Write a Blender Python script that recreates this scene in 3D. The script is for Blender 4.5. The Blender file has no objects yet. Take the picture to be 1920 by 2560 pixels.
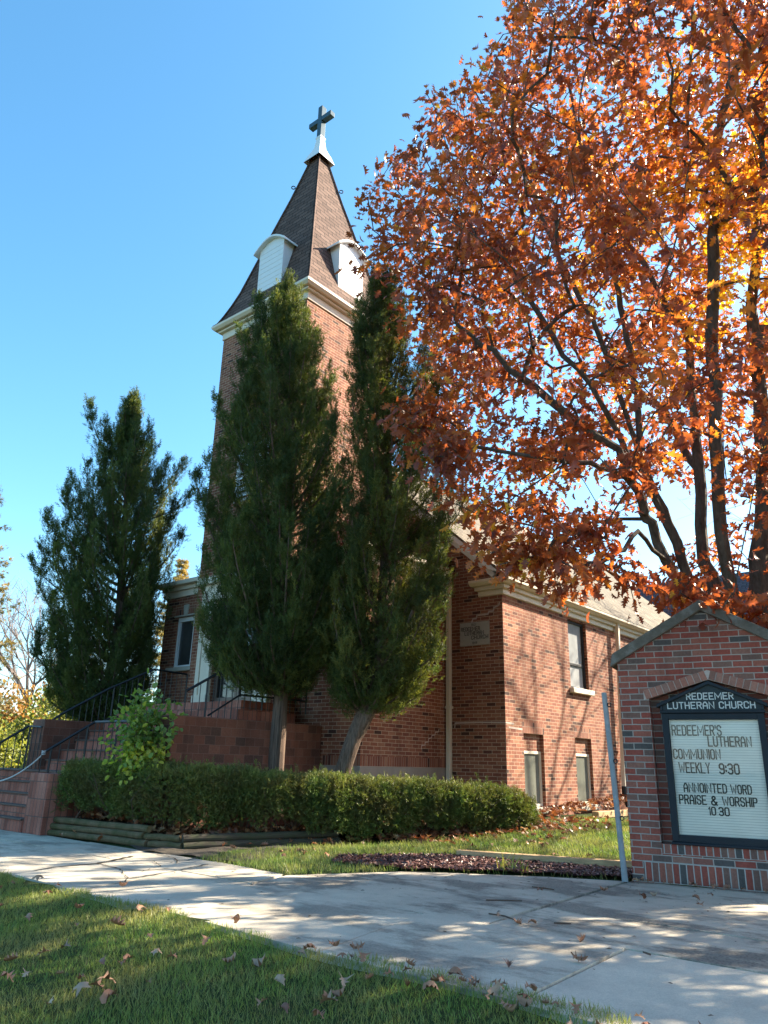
import bpy, bmesh, math, random
import numpy as np
from mathutils import Matrix, Vector

random.seed(7)
RS = np.random.RandomState(11)
S = bpy.context.scene
COL = S.collection

# ------------------------------------------------------------------ camera
CAM_F, PITCH, ROLL, YAW = 1886.00970, 0.321240116, 0.0245112177, -0.698644704
CAMZ = 1.14
cy, sy = math.cos(YAW), math.sin(YAW)
_f = np.array([sy, cy, 0.0]); _r = np.array([cy, -sy, 0.0]); _u = np.array([0, 0, 1.0])
cp, sp = math.cos(PITCH), math.sin(PITCH)
_f2 = _f * cp + _u * sp; _u2 = _u * cp - _f * sp
cr, sr = math.cos(ROLL), math.sin(ROLL)
_r3 = _r * cr + _u2 * sr; _u3 = _u2 * cr - _r * sr
CAMM = np.array([_r3, -_u3, _f2])
CAMP = np.array([0.0, 0.0, CAMZ])
cam_data = bpy.data.cameras.new('camera')
cam = bpy.data.objects.new('camera', cam_data); COL.objects.link(cam)
cam_data.sensor_fit = 'VERTICAL'; cam_data.sensor_height = 36.0
cam_data.lens = 36.0 * CAM_F / 2560.0
cam_data.clip_start = 0.05; cam_data.clip_end = 3000
mw = Matrix.Identity(4)
for i in range(3):
    mw[i][0] = _r3[i]; mw[i][1] = _u3[i]; mw[i][2] = -_f2[i]; mw[i][3] = CAMP[i]
cam.matrix_world = mw
S.camera = cam

def proj(P):
    q = (np.asarray(P, float) - CAMP) @ CAMM.T
    z = np.where(np.abs(q[..., 2]) < 1e-6, 1e-6, q[..., 2])
    return 960 + CAM_F * q[..., 0] / z, 1280 + CAM_F * q[..., 1] / z, q[..., 2]
def ray(x, y):
    return CAMM.T @ np.array([(x - 960) / CAM_F, (y - 1280) / CAM_F, 1.0])
def ony(x, y, Y):
    r = ray(x, y); return CAMP + r * Y / r[1]
def onz(x, y, z=0.0):
    r = ray(x, y); return CAMP + r * (z - CAMZ) / r[2]

# ------------------------------------------------------------------ sky, sun, exposure
SUN = np.array([1.0, 1.97, 1.42]); SUN /= np.linalg.norm(SUN)
SUN_EL = math.asin(SUN[2]); SUN_AZ = math.atan2(SUN[0], SUN[1])
W = bpy.data.worlds.new('World'); S.world = W; W.use_nodes = True
wn = W.node_tree
bg = wn.nodes['Background']
sky = wn.nodes.new('ShaderNodeTexSky'); sky.sky_type = 'NISHITA'; sky.sun_disc = False
sky.sun_elevation = SUN_EL; sky.sun_rotation = SUN_AZ
sky.altitude = 200; sky.air_density = 1.0; sky.dust_density = 1.0; sky.ozone_density = 3.0
hs = wn.nodes.new('ShaderNodeHueSaturation'); hs.inputs['Saturation'].default_value = 1.18; hs.inputs['Hue'].default_value = .484; hs.inputs['Value'].default_value = .85
wn.links.new(sky.outputs[0], hs.inputs['Color']); wn.links.new(hs.outputs[0], bg.inputs[0]); bg.inputs[1].default_value = 0.11
sun_d = bpy.data.lights.new('sun', 'SUN'); sun_d.energy = 5.0; sun_d.angle = math.radians(0.53)
sun_d.color = (1.0, 0.89, 0.69)
sun = bpy.data.objects.new('sun', sun_d); COL.objects.link(sun)
sun.rotation_euler = Vector(SUN).to_track_quat('Z', 'Y').to_euler(); sun.location = (20, 40, 40)
S.view_settings.view_transform = 'Standard'; S.view_settings.look = 'None'
S.view_settings.exposure = 2.1; S.view_settings.gamma = 1.0
S.cycles.max_bounces = 8; S.cycles.transparent_max_bounces = 12
S.cycles.use_denoising = True
S.cycles.sample_clamp_indirect = 10.0

# ------------------------------------------------------------------ materials
def mat(name):
    m = bpy.data.materials.new(name); m.use_nodes = True
    nt = m.node_tree; b = nt.nodes['Principled BSDF']
    return m, nt, b
def N(nt, t, **kw):
    n = nt.nodes.new(t)
    for k, v in kw.items():
        if k.startswith('i_'):
            n.inputs[k[2:].replace('_', ' ')].default_value = v
        else: setattr(n, k, v)
    return n
def ramp(nt, stops, interp='LINEAR'):
    r = nt.nodes.new('ShaderNodeValToRGB'); cr_ = r.color_ramp; cr_.interpolation = interp
    while len(cr_.elements) < len(stops): cr_.elements.new(0.5)
    for e, (p, c) in zip(cr_.elements, stops):
        e.position = p; e.color = (c[0], c[1], c[2], 1)
    return r
def mixc(nt, a, b, fac, blend='MIX'):
    m = nt.nodes.new('ShaderNodeMix'); m.data_type = 'RGBA'; m.blend_type = blend
    for s, i in ((a, 6), (b, 7), (fac, 0)):
        if hasattr(s, 'is_linked') or isinstance(s, bpy.types.NodeSocket): nt.links.new(s, m.inputs[i])
        elif i == 0: m.inputs[0].default_value = s
        else: m.inputs[i].default_value = (s[0], s[1], s[2], 1)
    return m.outputs[2]
def noise(nt, scale, detail=4, rough=0.6, vec=None, dim='3D'):
    n = nt.nodes.new('ShaderNodeTexNoise'); n.inputs['Scale'].default_value = scale
    n.inputs['Detail'].default_value = detail; n.inputs['Roughness'].default_value = rough
    if vec is not None: nt.links.new(vec, n.inputs['Vector'])
    return n
def objco(nt):
    g = nt.nodes.new('ShaderNodeNewGeometry'); return g.outputs['Position']
def uvco(nt):
    return nt.nodes.new('ShaderNodeUVMap').outputs[0]
def bump(nt, h, b, strength=0.4, dist=0.01):
    bn = nt.nodes.new('ShaderNodeBump'); bn.inputs['Strength'].default_value = strength
    bn.inputs['Distance'].default_value = dist
    nt.links.new(h, bn.inputs['Height']); nt.links.new(bn.outputs[0], b.inputs['Normal']); return bn

def m_brick(name, stops, mortar, w=0.203, h=0.0677, mo=0.011, rot=False, offset=0.5, dirt=0.25, bstr=0.5, rough=0.85, seedoff=(0, 0)):
    m, nt, b = mat(name)
    uv = uvco(nt)
    mp = N(nt, 'ShaderNodeMapping'); nt.links.new(uv, mp.inputs[0])
    mp.inputs['Location'].default_value = (seedoff[0], seedoff[1], 0)
    if rot: mp.inputs['Rotation'].default_value = (0, 0, math.pi / 2)
    nz = noise(nt, 6, 3); nt.links.new(mp.outputs[0], nz.inputs['Vector'])
    add = N(nt, 'ShaderNodeVectorMath', operation='MULTIPLY_ADD')
    sb = N(nt, 'ShaderNodeVectorMath', operation='SUBTRACT'); nt.links.new(nz.outputs['Color'], sb.inputs[0]); sb.inputs[1].default_value = (.5, .5, .5)
    nt.links.new(sb.outputs[0], add.inputs[0]); add.inputs[1].default_value = (.008, .008, 0); nt.links.new(mp.outputs[0], add.inputs[2])
    br = N(nt, 'ShaderNodeTexBrick'); nt.links.new(add.outputs[0], br.inputs['Vector'])
    br.offset = offset; br.inputs['Scale'].default_value = 1.0
    br.inputs['Color1'].default_value = (0, 0, 0, 1); br.inputs['Color2'].default_value = (1, 1, 1, 1)
    br.inputs['Mortar'].default_value = (.5, .5, .5, 1)
    br.inputs['Mortar Size'].default_value = mo * 0.5; br.inputs['Mortar Smooth'].default_value = 0.15
    br.inputs['Brick Width'].default_value = w; br.inputs['Row Height'].default_value = h
    rp = ramp(nt, stops); nt.links.new(br.outputs['Color'], rp.inputs[0])
    n2 = noise(nt, 38, 5, .7); nt.links.new(mp.outputs[0], n2.inputs['Vector'])
    r2 = ramp(nt, [(.25, (.72, .72, .72)), (.75, (1.22, 1.22, 1.22))]); nt.links.new(n2.outputs['Fac'], r2.inputs[0])
    c = mixc(nt, rp.outputs[0], r2.outputs[0], 1.0, 'MULTIPLY')
    c = mixc(nt, c, mortar, br.outputs['Fac'])
    n3 = noise(nt, .9, 6, .65, objco(nt))
    r3 = ramp(nt, [(.3, (1 - dirt,) * 3), (.7, (1.08, 1.08, 1.08))]); nt.links.new(n3.outputs['Fac'], r3.inputs[0])
    c = mixc(nt, c, r3.outputs[0], 1.0, 'MULTIPLY')
    ms = N(nt, 'ShaderNodeMapping'); nt.links.new(objco(nt), ms.inputs[0]); ms.inputs['Scale'].default_value = (3.2, 3.2, .22)
    n5 = noise(nt, 1.0, 5, .7, ms.outputs[0]); r5 = ramp(nt, [(.32, (.74, .73, .74)), (.5, (1, 1, 1)), (.75, (1.06, 1.06, 1.06))]); nt.links.new(n5.outputs['Fac'], r5.inputs[0]); c = mixc(nt, c, r5.outputs[0], 1.0, 'MULTIPLY')
    nt.links.new(c, b.inputs['Base Color']); b.inputs['Roughness'].default_value = rough
    b.inputs['Specular IOR Level'].default_value = 0.25
    ma = N(nt, 'ShaderNodeMath', operation='MULTIPLY_ADD'); nt.links.new(n2.outputs['Fac'], ma.inputs[0]); ma.inputs[1].default_value = .35
    inv = N(nt, 'ShaderNodeMath', operation='SUBTRACT'); inv.inputs[0].default_value = 1.0; nt.links.new(br.outputs['Fac'], inv.inputs[1])
    nt.links.new(inv.outputs[0], ma.inputs[2])
    bump(nt, ma.outputs[0], b, bstr, .008)
    return m

def m_plain(name, col, rough=0.6, var=0.12, scale=9, bs=0.15, spec=0.4, metal=0.0, streak=False, dirtcol=None, dirt=0.0):
    m, nt, b = mat(name)
    pos = objco(nt)
    v = pos
    if streak:
        mp = N(nt, 'ShaderNodeMapping'); nt.links.new(pos, mp.inputs[0]); mp.inputs['Scale'].default_value = (1, 1, .12); v = mp.outputs[0]
    n = noise(nt, scale, 6, .65, v)
    r = ramp(nt, [(.25, tuple(c * (1 - var) for c in col)), (.75, tuple(min(1, c * (1 + var)) for c in col))])
    nt.links.new(n.outputs['Fac'], r.inputs[0]); c = r.outputs[0]
    if dirtcol:
        n2 = noise(nt, scale * .5, 8, .75, v)
        r2 = ramp(nt, [(.5, (0, 0, 0)), (.72, (1, 1, 1))]); nt.links.new(n2.outputs['Fac'], r2.inputs[0])
        mu = N(nt, 'ShaderNodeMath', operation='MULTIPLY'); nt.links.new(r2.outputs[0], mu.inputs[0]); mu.inputs[1].default_value = dirt
        c = mixc(nt, c, dirtcol, mu.outputs[0])
    nt.links.new(c, b.inputs['Base Color'])
    b.inputs['Roughness'].default_value = rough; b.inputs['Specular IOR Level'].default_value = spec; b.inputs['Metallic'].default_value = metal
    if bs:
        n3 = noise(nt, scale * 6, 4, .6, v); bump(nt, n3.outputs['Fac'], b, bs, .01)
    return m

def m_leaf(name, stops, transl=0.45, tcol=(1.6, 1.2, .7), rough=.45, spec=.4, patch=None, attr='rnd'):
    """two-sided leaf: per-leaf colour from the face attribute, partly translucent"""
    m, nt, b = mat(name)
    at = N(nt, 'ShaderNodeAttribute', attribute_name=attr)
    r = ramp(nt, stops); nt.links.new(at.outputs['Fac'], r.inputs[0]); c = r.outputs[0]
    if patch:
        n = noise(nt, patch[0], 3, .6, objco(nt))
        r2 = ramp(nt, [(.35, (0, 0, 0)), (.65, (1, 1, 1))]); nt.links.new(n.outputs['Fac'], r2.inputs[0])
        mu = N(nt, 'ShaderNodeMath', operation='MULTIPLY'); nt.links.new(r2.outputs[0], mu.inputs[0]); mu.inputs[1].default_value = patch[2]
        c = mixc(nt, c, patch[1], mu.outputs[0])
    nt.links.new(c, b.inputs['Base Color']); b.inputs['Roughness'].default_value = rough; b.inputs['Specular IOR Level'].default_value = spec
    tr = N(nt, 'ShaderNodeBsdfTranslucent'); tc = mixc(nt, c, tcol, 1.0, 'MULTIPLY'); nt.links.new(tc, tr.inputs[0])
    mx = N(nt, 'ShaderNodeMixShader'); mx.inputs[0].default_value = transl
    nt.links.new(b.outputs[0], mx.inputs[1]); nt.links.new(tr.outputs[0], mx.inputs[2])
    nt.links.new(mx.outputs[0], nt.nodes['Material Output'].inputs[0])
    return m

def m_glass(name, tint=(1, 1, 1)):
    m, nt, b = mat(name); nt.nodes.remove(b)
    tr = N(nt, 'ShaderNodeBsdfTransparent'); tr.inputs[0].default_value = (*tint, 1)
    gl = N(nt, 'ShaderNodeBsdfGlossy'); gl.inputs['Roughness'].default_value = .02
    fr = N(nt, 'ShaderNodeFresnel'); fr.inputs[0].default_value = 1.5
    mx = N(nt, 'ShaderNodeMixShader'); nt.links.new(fr.outputs[0], mx.inputs[0])
    nt.links.new(tr.outputs[0], mx.inputs[1]); nt.links.new(gl.outputs[0], mx.inputs[2])
    nt.links.new(mx.outputs[0], nt.nodes['Material Output'].inputs[0])
    return m

M = {}
RED = [(0, (.06, .026, .02)), (.06, (.10, .036, .026)), (.12, (.205, .066, .042)), (.6, (.26, .095, .056)), (.9, (.30, .12, .07)), (1, (.335, .155, .092))]
M['brick'] = m_brick('red_brick', RED, (.48, .35, .25), mo=.010)
M['brick_soldier'] = m_brick('red_brick_soldier', RED, (.36, .25, .19), w=.21, rot=True, offset=0.0)
SIGN = [(0, (.085, .075, .07)), (.07, (.10, .085, .08)), (.12, (.16, .095, .078)), (.24, (.21, .11, .085)), (.30, (.28, .068, .05)), (.6, (.31, .08, .056)), (.85, (.33, .115, .08)), (1, (.23, .135, .105))]
M['brick_sign'] = m_brick('sign_brick', SIGN, (.37, .31, .27), mo=.012, dirt=.15, bstr=.7)
M['brick_sign_soldier'] = m_brick('sign_brick_soldier', SIGN, (.40, .36, .33), mo=.013, w=.2, h=.07, rot=True, offset=0.0, bstr=.7)
TILE = [(0, (.12, .06, .046)), (.3, (.18, .072, .05)), (.6, (.22, .082, .054)), (1, (.26, .105, .07))]
M['tile'] = m_brick('brown_facing_tile', TILE, (.24, .13, .10), w=.205, h=.135, mo=.008, dirt=.35, bstr=.25, rough=.7)
STEP = [(0, (.30, .095, .065)), (.5, (.42, .145, .10)), (1, (.48, .20, .145))]
M['step'] = m_brick('step_brick', STEP, (.15, .10, .085), w=.25, h=.10, rot=True, offset=0.0, mo=.012, dirt=.45, bstr=.4)
M['cream'] = m_plain('cream_paint', (.70, .61, .49), .5, .07, 5, .08, streak=True, dirtcol=(.32, .28, .22), dirt=.35)
M['white'] = m_plain('white_paint', (.74, .75, .76), .5, .05, 5, .06, streak=True, dirtcol=(.45, .44, .42), dirt=.25)
M['stone'] = m_plain('limestone', (.40, .37, .31), .8, .15, 14, .3, dirtcol=(.2, .19, .17), dirt=.5)
M['plaque'] = m_plain('plaque_stone', (.36, .33, .29), .8, .1, 20, .2)
M['engrave'] = m_plain('engraved_letter', (.05, .042, .038), .9, .1, 20, 0)
M['foundation'] = m_plain('foundation_concrete', (.27, .225, .19), .9, .2, 6, .35, streak=True, dirtcol=(.10, .09, .085), dirt=.6)
M['coping'] = m_plain('coping_concrete', (.13, .115, .095), .9, .3, 12, .5, dirtcol=(.27, .27, .26), dirt=.7)
M['iron'] = m_plain('black_iron', (.018, .018, .02), .45, .2, 30, .15)
M['signframe'] = m_plain('dark_sign_frame', (.010, .015, .022), .5, .2, 8, .05, spec=.25)
M['signboard'] = None
M['pole'] = m_plain('blue_grey_pole', (.235, .255, .275), .5, .18, 12, .1, dirtcol=(.5, .5, .48), dirt=.3)
M['letter'] = m_plain('black_letter', (.015, .015, .016), .5, .05, 10, 0)
M['letter_w'] = m_plain('pale_letter', (.55, .55, .52), .5, .1, 40, 0)
M['mortar'] = m_plain('repair_mortar', (.50, .40, .35), .9, .15, 30, .2)
M['paper'] = m_plain('paper', (.62, .62, .62), .7, .05, 10, 0)
M['rope'] = m_plain('rope_fibre', (.52, .52, .52), .9, .25, 60, .5)
M['black_pipe'] = m_plain('black_plastic', (.012, .012, .013), .5, .1, 10, 0)
M['glass'] = m_glass('clear_glass')
def m_pane(name, col, rough=.06):
    m, nt, b = mat(name)
    n = noise(nt, 1.7, 4, .6, objco(nt)); r = ramp(nt, [(.3, tuple(c * .75 for c in col)), (.7, tuple(min(1, c * 1.2) for c in col))])
    nt.links.new(n.outputs['Fac'], r.inputs[0]); nt.links.new(r.outputs[0], b.inputs['Base Color'])
    b.inputs['Roughness'].default_value = rough; b.inputs['Specular IOR Level'].default_value = .7
    n2 = noise(nt, 2.2, 2, .5, objco(nt)); bump(nt, n2.outputs['Fac'], b, .05, .05)
    return m
M['pane_dark'] = m_pane('dark_pane', (.05, .05, .05)); M['pane_door'] = m_pane('door_pane', (.012, .012, .013))
M['pane_blind'] = m_pane('blind_pane', (.36, .37, .38), .12)
M['pane_board'] = m_pane('boarded_pane', (.15, .155, .13), .3)
M['pane_pink'] = m_pane('curtained_pane', (.30, .20, .18), .15)

def m_shingle(name, c0, c1, c2, w=.33, h=.14):
    m, nt, b = mat(name); uv = uvco(nt)
    br = N(nt, 'ShaderNodeTexBrick'); nt.links.new(uv, br.inputs['Vector']); br.inputs['Scale'].default_value = 1
    br.inputs['Color1'].default_value = (0, 0, 0, 1); br.inputs['Color2'].default_value = (1, 1, 1, 1); br.inputs['Mortar'].default_value = (.5, .5, .5, 1)
    br.inputs['Mortar Size'].default_value = .011; br.inputs['Mortar Smooth'].default_value = .1
    br.inputs['Brick Width'].default_value = w; br.inputs['Row Height'].default_value = h
    rp = ramp(nt, [(0, c0), (.5, c1), (1, c2)]); nt.links.new(br.outputs['Color'], rp.inputs[0])
    n = noise(nt, 60, 4, .7, uv); r2 = ramp(nt, [(.2, (.7,) * 3), (.8, (1.25,) * 3)]); nt.links.new(n.outputs['Fac'], r2.inputs[0])
    c = mixc(nt, rp.outputs[0], r2.outputs[0], 1, 'MULTIPLY')
    c = mixc(nt, c, tuple(x * .22 for x in c0), br.outputs['Fac'])
    n3 = noise(nt, 1.1, 5, .6, uv); r3 = ramp(nt, [(.3, (.85,) * 3), (.7, (1.1,) * 3)]); nt.links.new(n3.outputs['Fac'], r3.inputs[0])
    c = mixc(nt, c, r3.outputs[0], 1, 'MULTIPLY')
    nt.links.new(c, b.inputs['Base Color']); b.inputs['Roughness'].default_value = .9; b.inputs['Specular IOR Level'].default_value = .2
    # saw-tooth height: each course steps down at its lower edge
    sx = N(nt, 'ShaderNodeSeparateXYZ'); nt.links.new(uv, sx.inputs[0])
    dv = N(nt, 'ShaderNodeMath', operation='DIVIDE'); nt.links.new(sx.outputs[1], dv.inputs[0]); dv.inputs[1].default_value = h
    fr = N(nt, 'ShaderNodeMath', operation='FRACT'); nt.links.new(dv.outputs[0], fr.inputs[0])
    iv = N(nt, 'ShaderNodeMath', operation='SUBTRACT'); iv.inputs[0].default_value = 1; nt.links.new(fr.outputs[0], iv.inputs[1])
    bump(nt, iv.outputs[0], b, .8, .018)
    return m
M['shingle_brown'] = m_shingle('brown_shingle', (.095, .058, .046), (.125, .076, .06), (.155, .098, .078))
M['shingle_tan'] = m_shingle('tan_shingle', (.13, .105, .076), (.17, .138, .10), (.21, .172, .128), .3, .13)
M['shingle_dark'] = m_shingle('dark_shingle', (.075, .06, .065), (.095, .075, .08), (.115, .092, .095), .3, .13)

def m_wood(name, c, moss=None):
    m, nt, b = mat(name); uv = uvco(nt)
    mp = N(nt, 'ShaderNodeMapping'); nt.links.new(uv, mp.inputs[0]); mp.inputs['Scale'].default_value = (1.2, 14, 1)
    n = noise(nt, 4, 6, .7, mp.outputs[0]); r = ramp(nt, [(.3, tuple(x * .6 for x in c)), (.7, tuple(x * 1.25 for x in c))]); nt.links.new(n.outputs['Fac'], r.inputs[0])
    cc = r.outputs[0]
    if moss:
        n2 = noise(nt, 5, 6, .7, objco(nt)); r2 = ramp(nt, [(.42, (0,) * 3), (.62, (1,) * 3)]); nt.links.new(n2.outputs['Fac'], r2.inputs[0]); cc = mixc(nt, cc, moss, r2.outputs[0])
    nt.links.new(cc, b.inputs['Base Color']); b.inputs['Roughness'].default_value = .85; b.inputs['Specular IOR Level'].default_value = .2
    bump(nt, n.outputs['Fac'], b, .4, .01); return m
M['log'] = m_wood('weathered_log', (.15, .108, .062), (.07, .066, .028))
M['logdark'] = m_wood('dark_log', (.06, .05, .04), (.05, .055, .03))
M['timber'] = m_wood('new_timber', (.46, .31, .17))
def m_bark(name, c0, c1, sc=(18, 18, 2.2)):
    m, nt, b = mat(name); pos = objco(nt)
    mp = N(nt, 'ShaderNodeMapping'); nt.links.new(pos, mp.inputs[0]); mp.inputs['Scale'].default_value = sc
    n = noise(nt, 1.6, 7, .7, mp.outputs[0]); r = ramp(nt, [(.3, c0), (.7, c1)]); nt.links.new(n.outputs['Fac'], r.inputs[0])
    nt.links.new(r.outputs[0], b.inputs['Base Color']); b.inputs['Roughness'].default_value = .95; b.inputs['Specular IOR Level'].default_value = .15
    bump(nt, n.outputs['Fac'], b, .9, .03); return m
M['bark_oak'] = m_bark('oak_bark', (.05, .042, .036), (.16, .135, .115), (9, 9, 3))
M['bark_jun'] = m_bark('juniper_bark', (.03, .02, .016), (.25, .17, .13), (26, 26, 1.1))
M['bark_grey'] = m_bark('grey_bark', (.12, .09, .08), (.26, .21, .19))
M['twig'] = m_plain('brown_twig', (.10, .062, .045), .9, .3, 20, .2)

def m_concrete(name):
    m, nt, b = mat(name); pos = objco(nt)
    at = N(nt, 'ShaderNodeAttribute', attribute_name='tone')
    base = ramp(nt, [(0, (.54, .465, .37)), (1, (.62, .54, .435))]); nt.links.new(at.outputs['Fac'], base.inputs[0])
    n = noise(nt, 1.3, 8, .7, pos); r = ramp(nt, [(.3, (.72, .72, .73)), (.68, (1.12, 1.12, 1.1))]); nt.links.new(n.outputs['Fac'], r.inputs[0])
    c = mixc(nt, base.outputs[0], r.outputs[0], 1, 'MULTIPLY')
    # dark aggregate wear patches on the old slabs
    mpp = N(nt, 'ShaderNodeMapping'); nt.links.new(pos, mpp.inputs[0]); mpp.inputs['Scale'].default_value = (.8, 1.5, 1)
    n2 = noise(nt, 1.15, 7, .68, mpp.outputs[0]); r2 = ramp(nt, [(.47, (0,) * 3), (.57, (1,) * 3)]); nt.links.new(n2.outputs['Fac'], r2.inputs[0])
    vo = N(nt, 'ShaderNodeTexVoronoi'); vo.inputs['Scale'].default_value = 48; nt.links.new(pos, vo.inputs['Vector'])
    r3 = ramp(nt, [(.1, (.35, .35, .36)), (.6, (.95, .95, .95))]); nt.links.new(vo.outputs['Distance'], r3.inputs[0])
    wear = N(nt, 'ShaderNodeMath', operation='SUBTRACT'); wear.inputs[0].default_value = 1.0; nt.links.new(at.outputs['Fac'], wear.inputs[1])
    mu = N(nt, 'ShaderNodeMath', operation='MULTIPLY'); nt.links.new(r2.outputs[0], mu.inputs[0]); nt.links.new(wear.outputs[0], mu.inputs[1])
    c2 = mixc(nt, c, r3.outputs[0], 1, 'MULTIPLY'); c2 = mixc(nt, c2, (.30, .30, .32), .85, 'MULTIPLY'); c = mixc(nt, c, c2, mu.outputs[0])
    n4 = noise(nt, 130, 3, .6, pos); r4 = ramp(nt, [(.3, (.82,) * 3), (.7, (1.12,) * 3)]); nt.links.new(n4.outputs['Fac'], r4.inputs[0])
    c = mixc(nt, c, r4.outputs[0], 1, 'MULTIPLY')
    nt.links.new(c, b.inputs['Base Color']); b.inputs['Roughness'].default_value = .9; b.inputs['Specular IOR Level'].default_value = .25
    ad = N(nt, 'ShaderNodeMath', operation='MULTIPLY_ADD'); nt.links.new(vo.outputs['Distance'], ad.inputs[0]); nt.links.new(mu.outputs[0], ad.inputs[1]); nt.links.new(n4.outputs['Fac'], ad.inputs[2])
    bump(nt, ad.outputs[0], b, .35, .006); return m
M['concrete'] = m_concrete('sidewalk_concrete')
def m_soil(name, cs, scale=5):
    m, nt, b = mat(name); pos = objco(nt)
    n = noise(nt, scale, 9, .75, pos); r = ramp(nt, [(.3, cs[0]), (.5, cs[1]), (.7, cs[2])]); nt.links.new(n.outputs['Fac'], r.inputs[0])
    nt.links.new(r.outputs[0], b.inputs['Base Color']); b.inputs['Roughness'].default_value = 1; b.inputs['Specular IOR Level'].default_value = .1
    n2 = noise(nt, scale * 9, 5, .7, pos); bump(nt, n2.outputs['Fac'], b, .8, .03); return m
M['soil'] = m_soil('lawn_soil', ((.035, .045, .018), (.05, .068, .022), (.085, .08, .035)))
M['dirt'] = m_soil('bare_dirt', ((.06, .05, .042), (.10, .085, .07), (.15, .125, .10)), 8)
M['bed'] = m_soil('bed_soil', ((.03, .018, .012), (.06, .034, .02), (.10, .055, .03)), 9)
M['mulchbase'] = m_soil('mulch_base', ((.03, .014, .014), (.055, .025, .024), (.085, .04, .038)), 25)
M['asphalt'] = m_plain('asphalt', (.05, .05, .052), .9, .2, 40, .4)

# ------------------------------------------------------------------ mesh helpers
def tag(o, label=None, cat=None, group=None, kind=None):
    if label: o['label'] = label
    if cat: o['category'] = cat
    if group: o['group'] = group
    if kind: o['kind'] = kind
    return o
def empty(name, loc=(0, 0, 0), label=None, cat=None, group=None):
    o = bpy.data.objects.new(name, None); COL.objects.link(o); o.location = loc; o.empty_display_size = .2
    return tag(o, label, cat, group)
def link(name, me, parent=None):
    o = bpy.data.objects.new(name, me); COL.objects.link(o)
    if parent is not None:
        o.parent = parent
        top = parent; off = Vector((0, 0, 0))
        while top is not None: off += Vector(top.location); top = top.parent
        o.location = -off          # meshes are written in world coordinates
    return o

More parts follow.
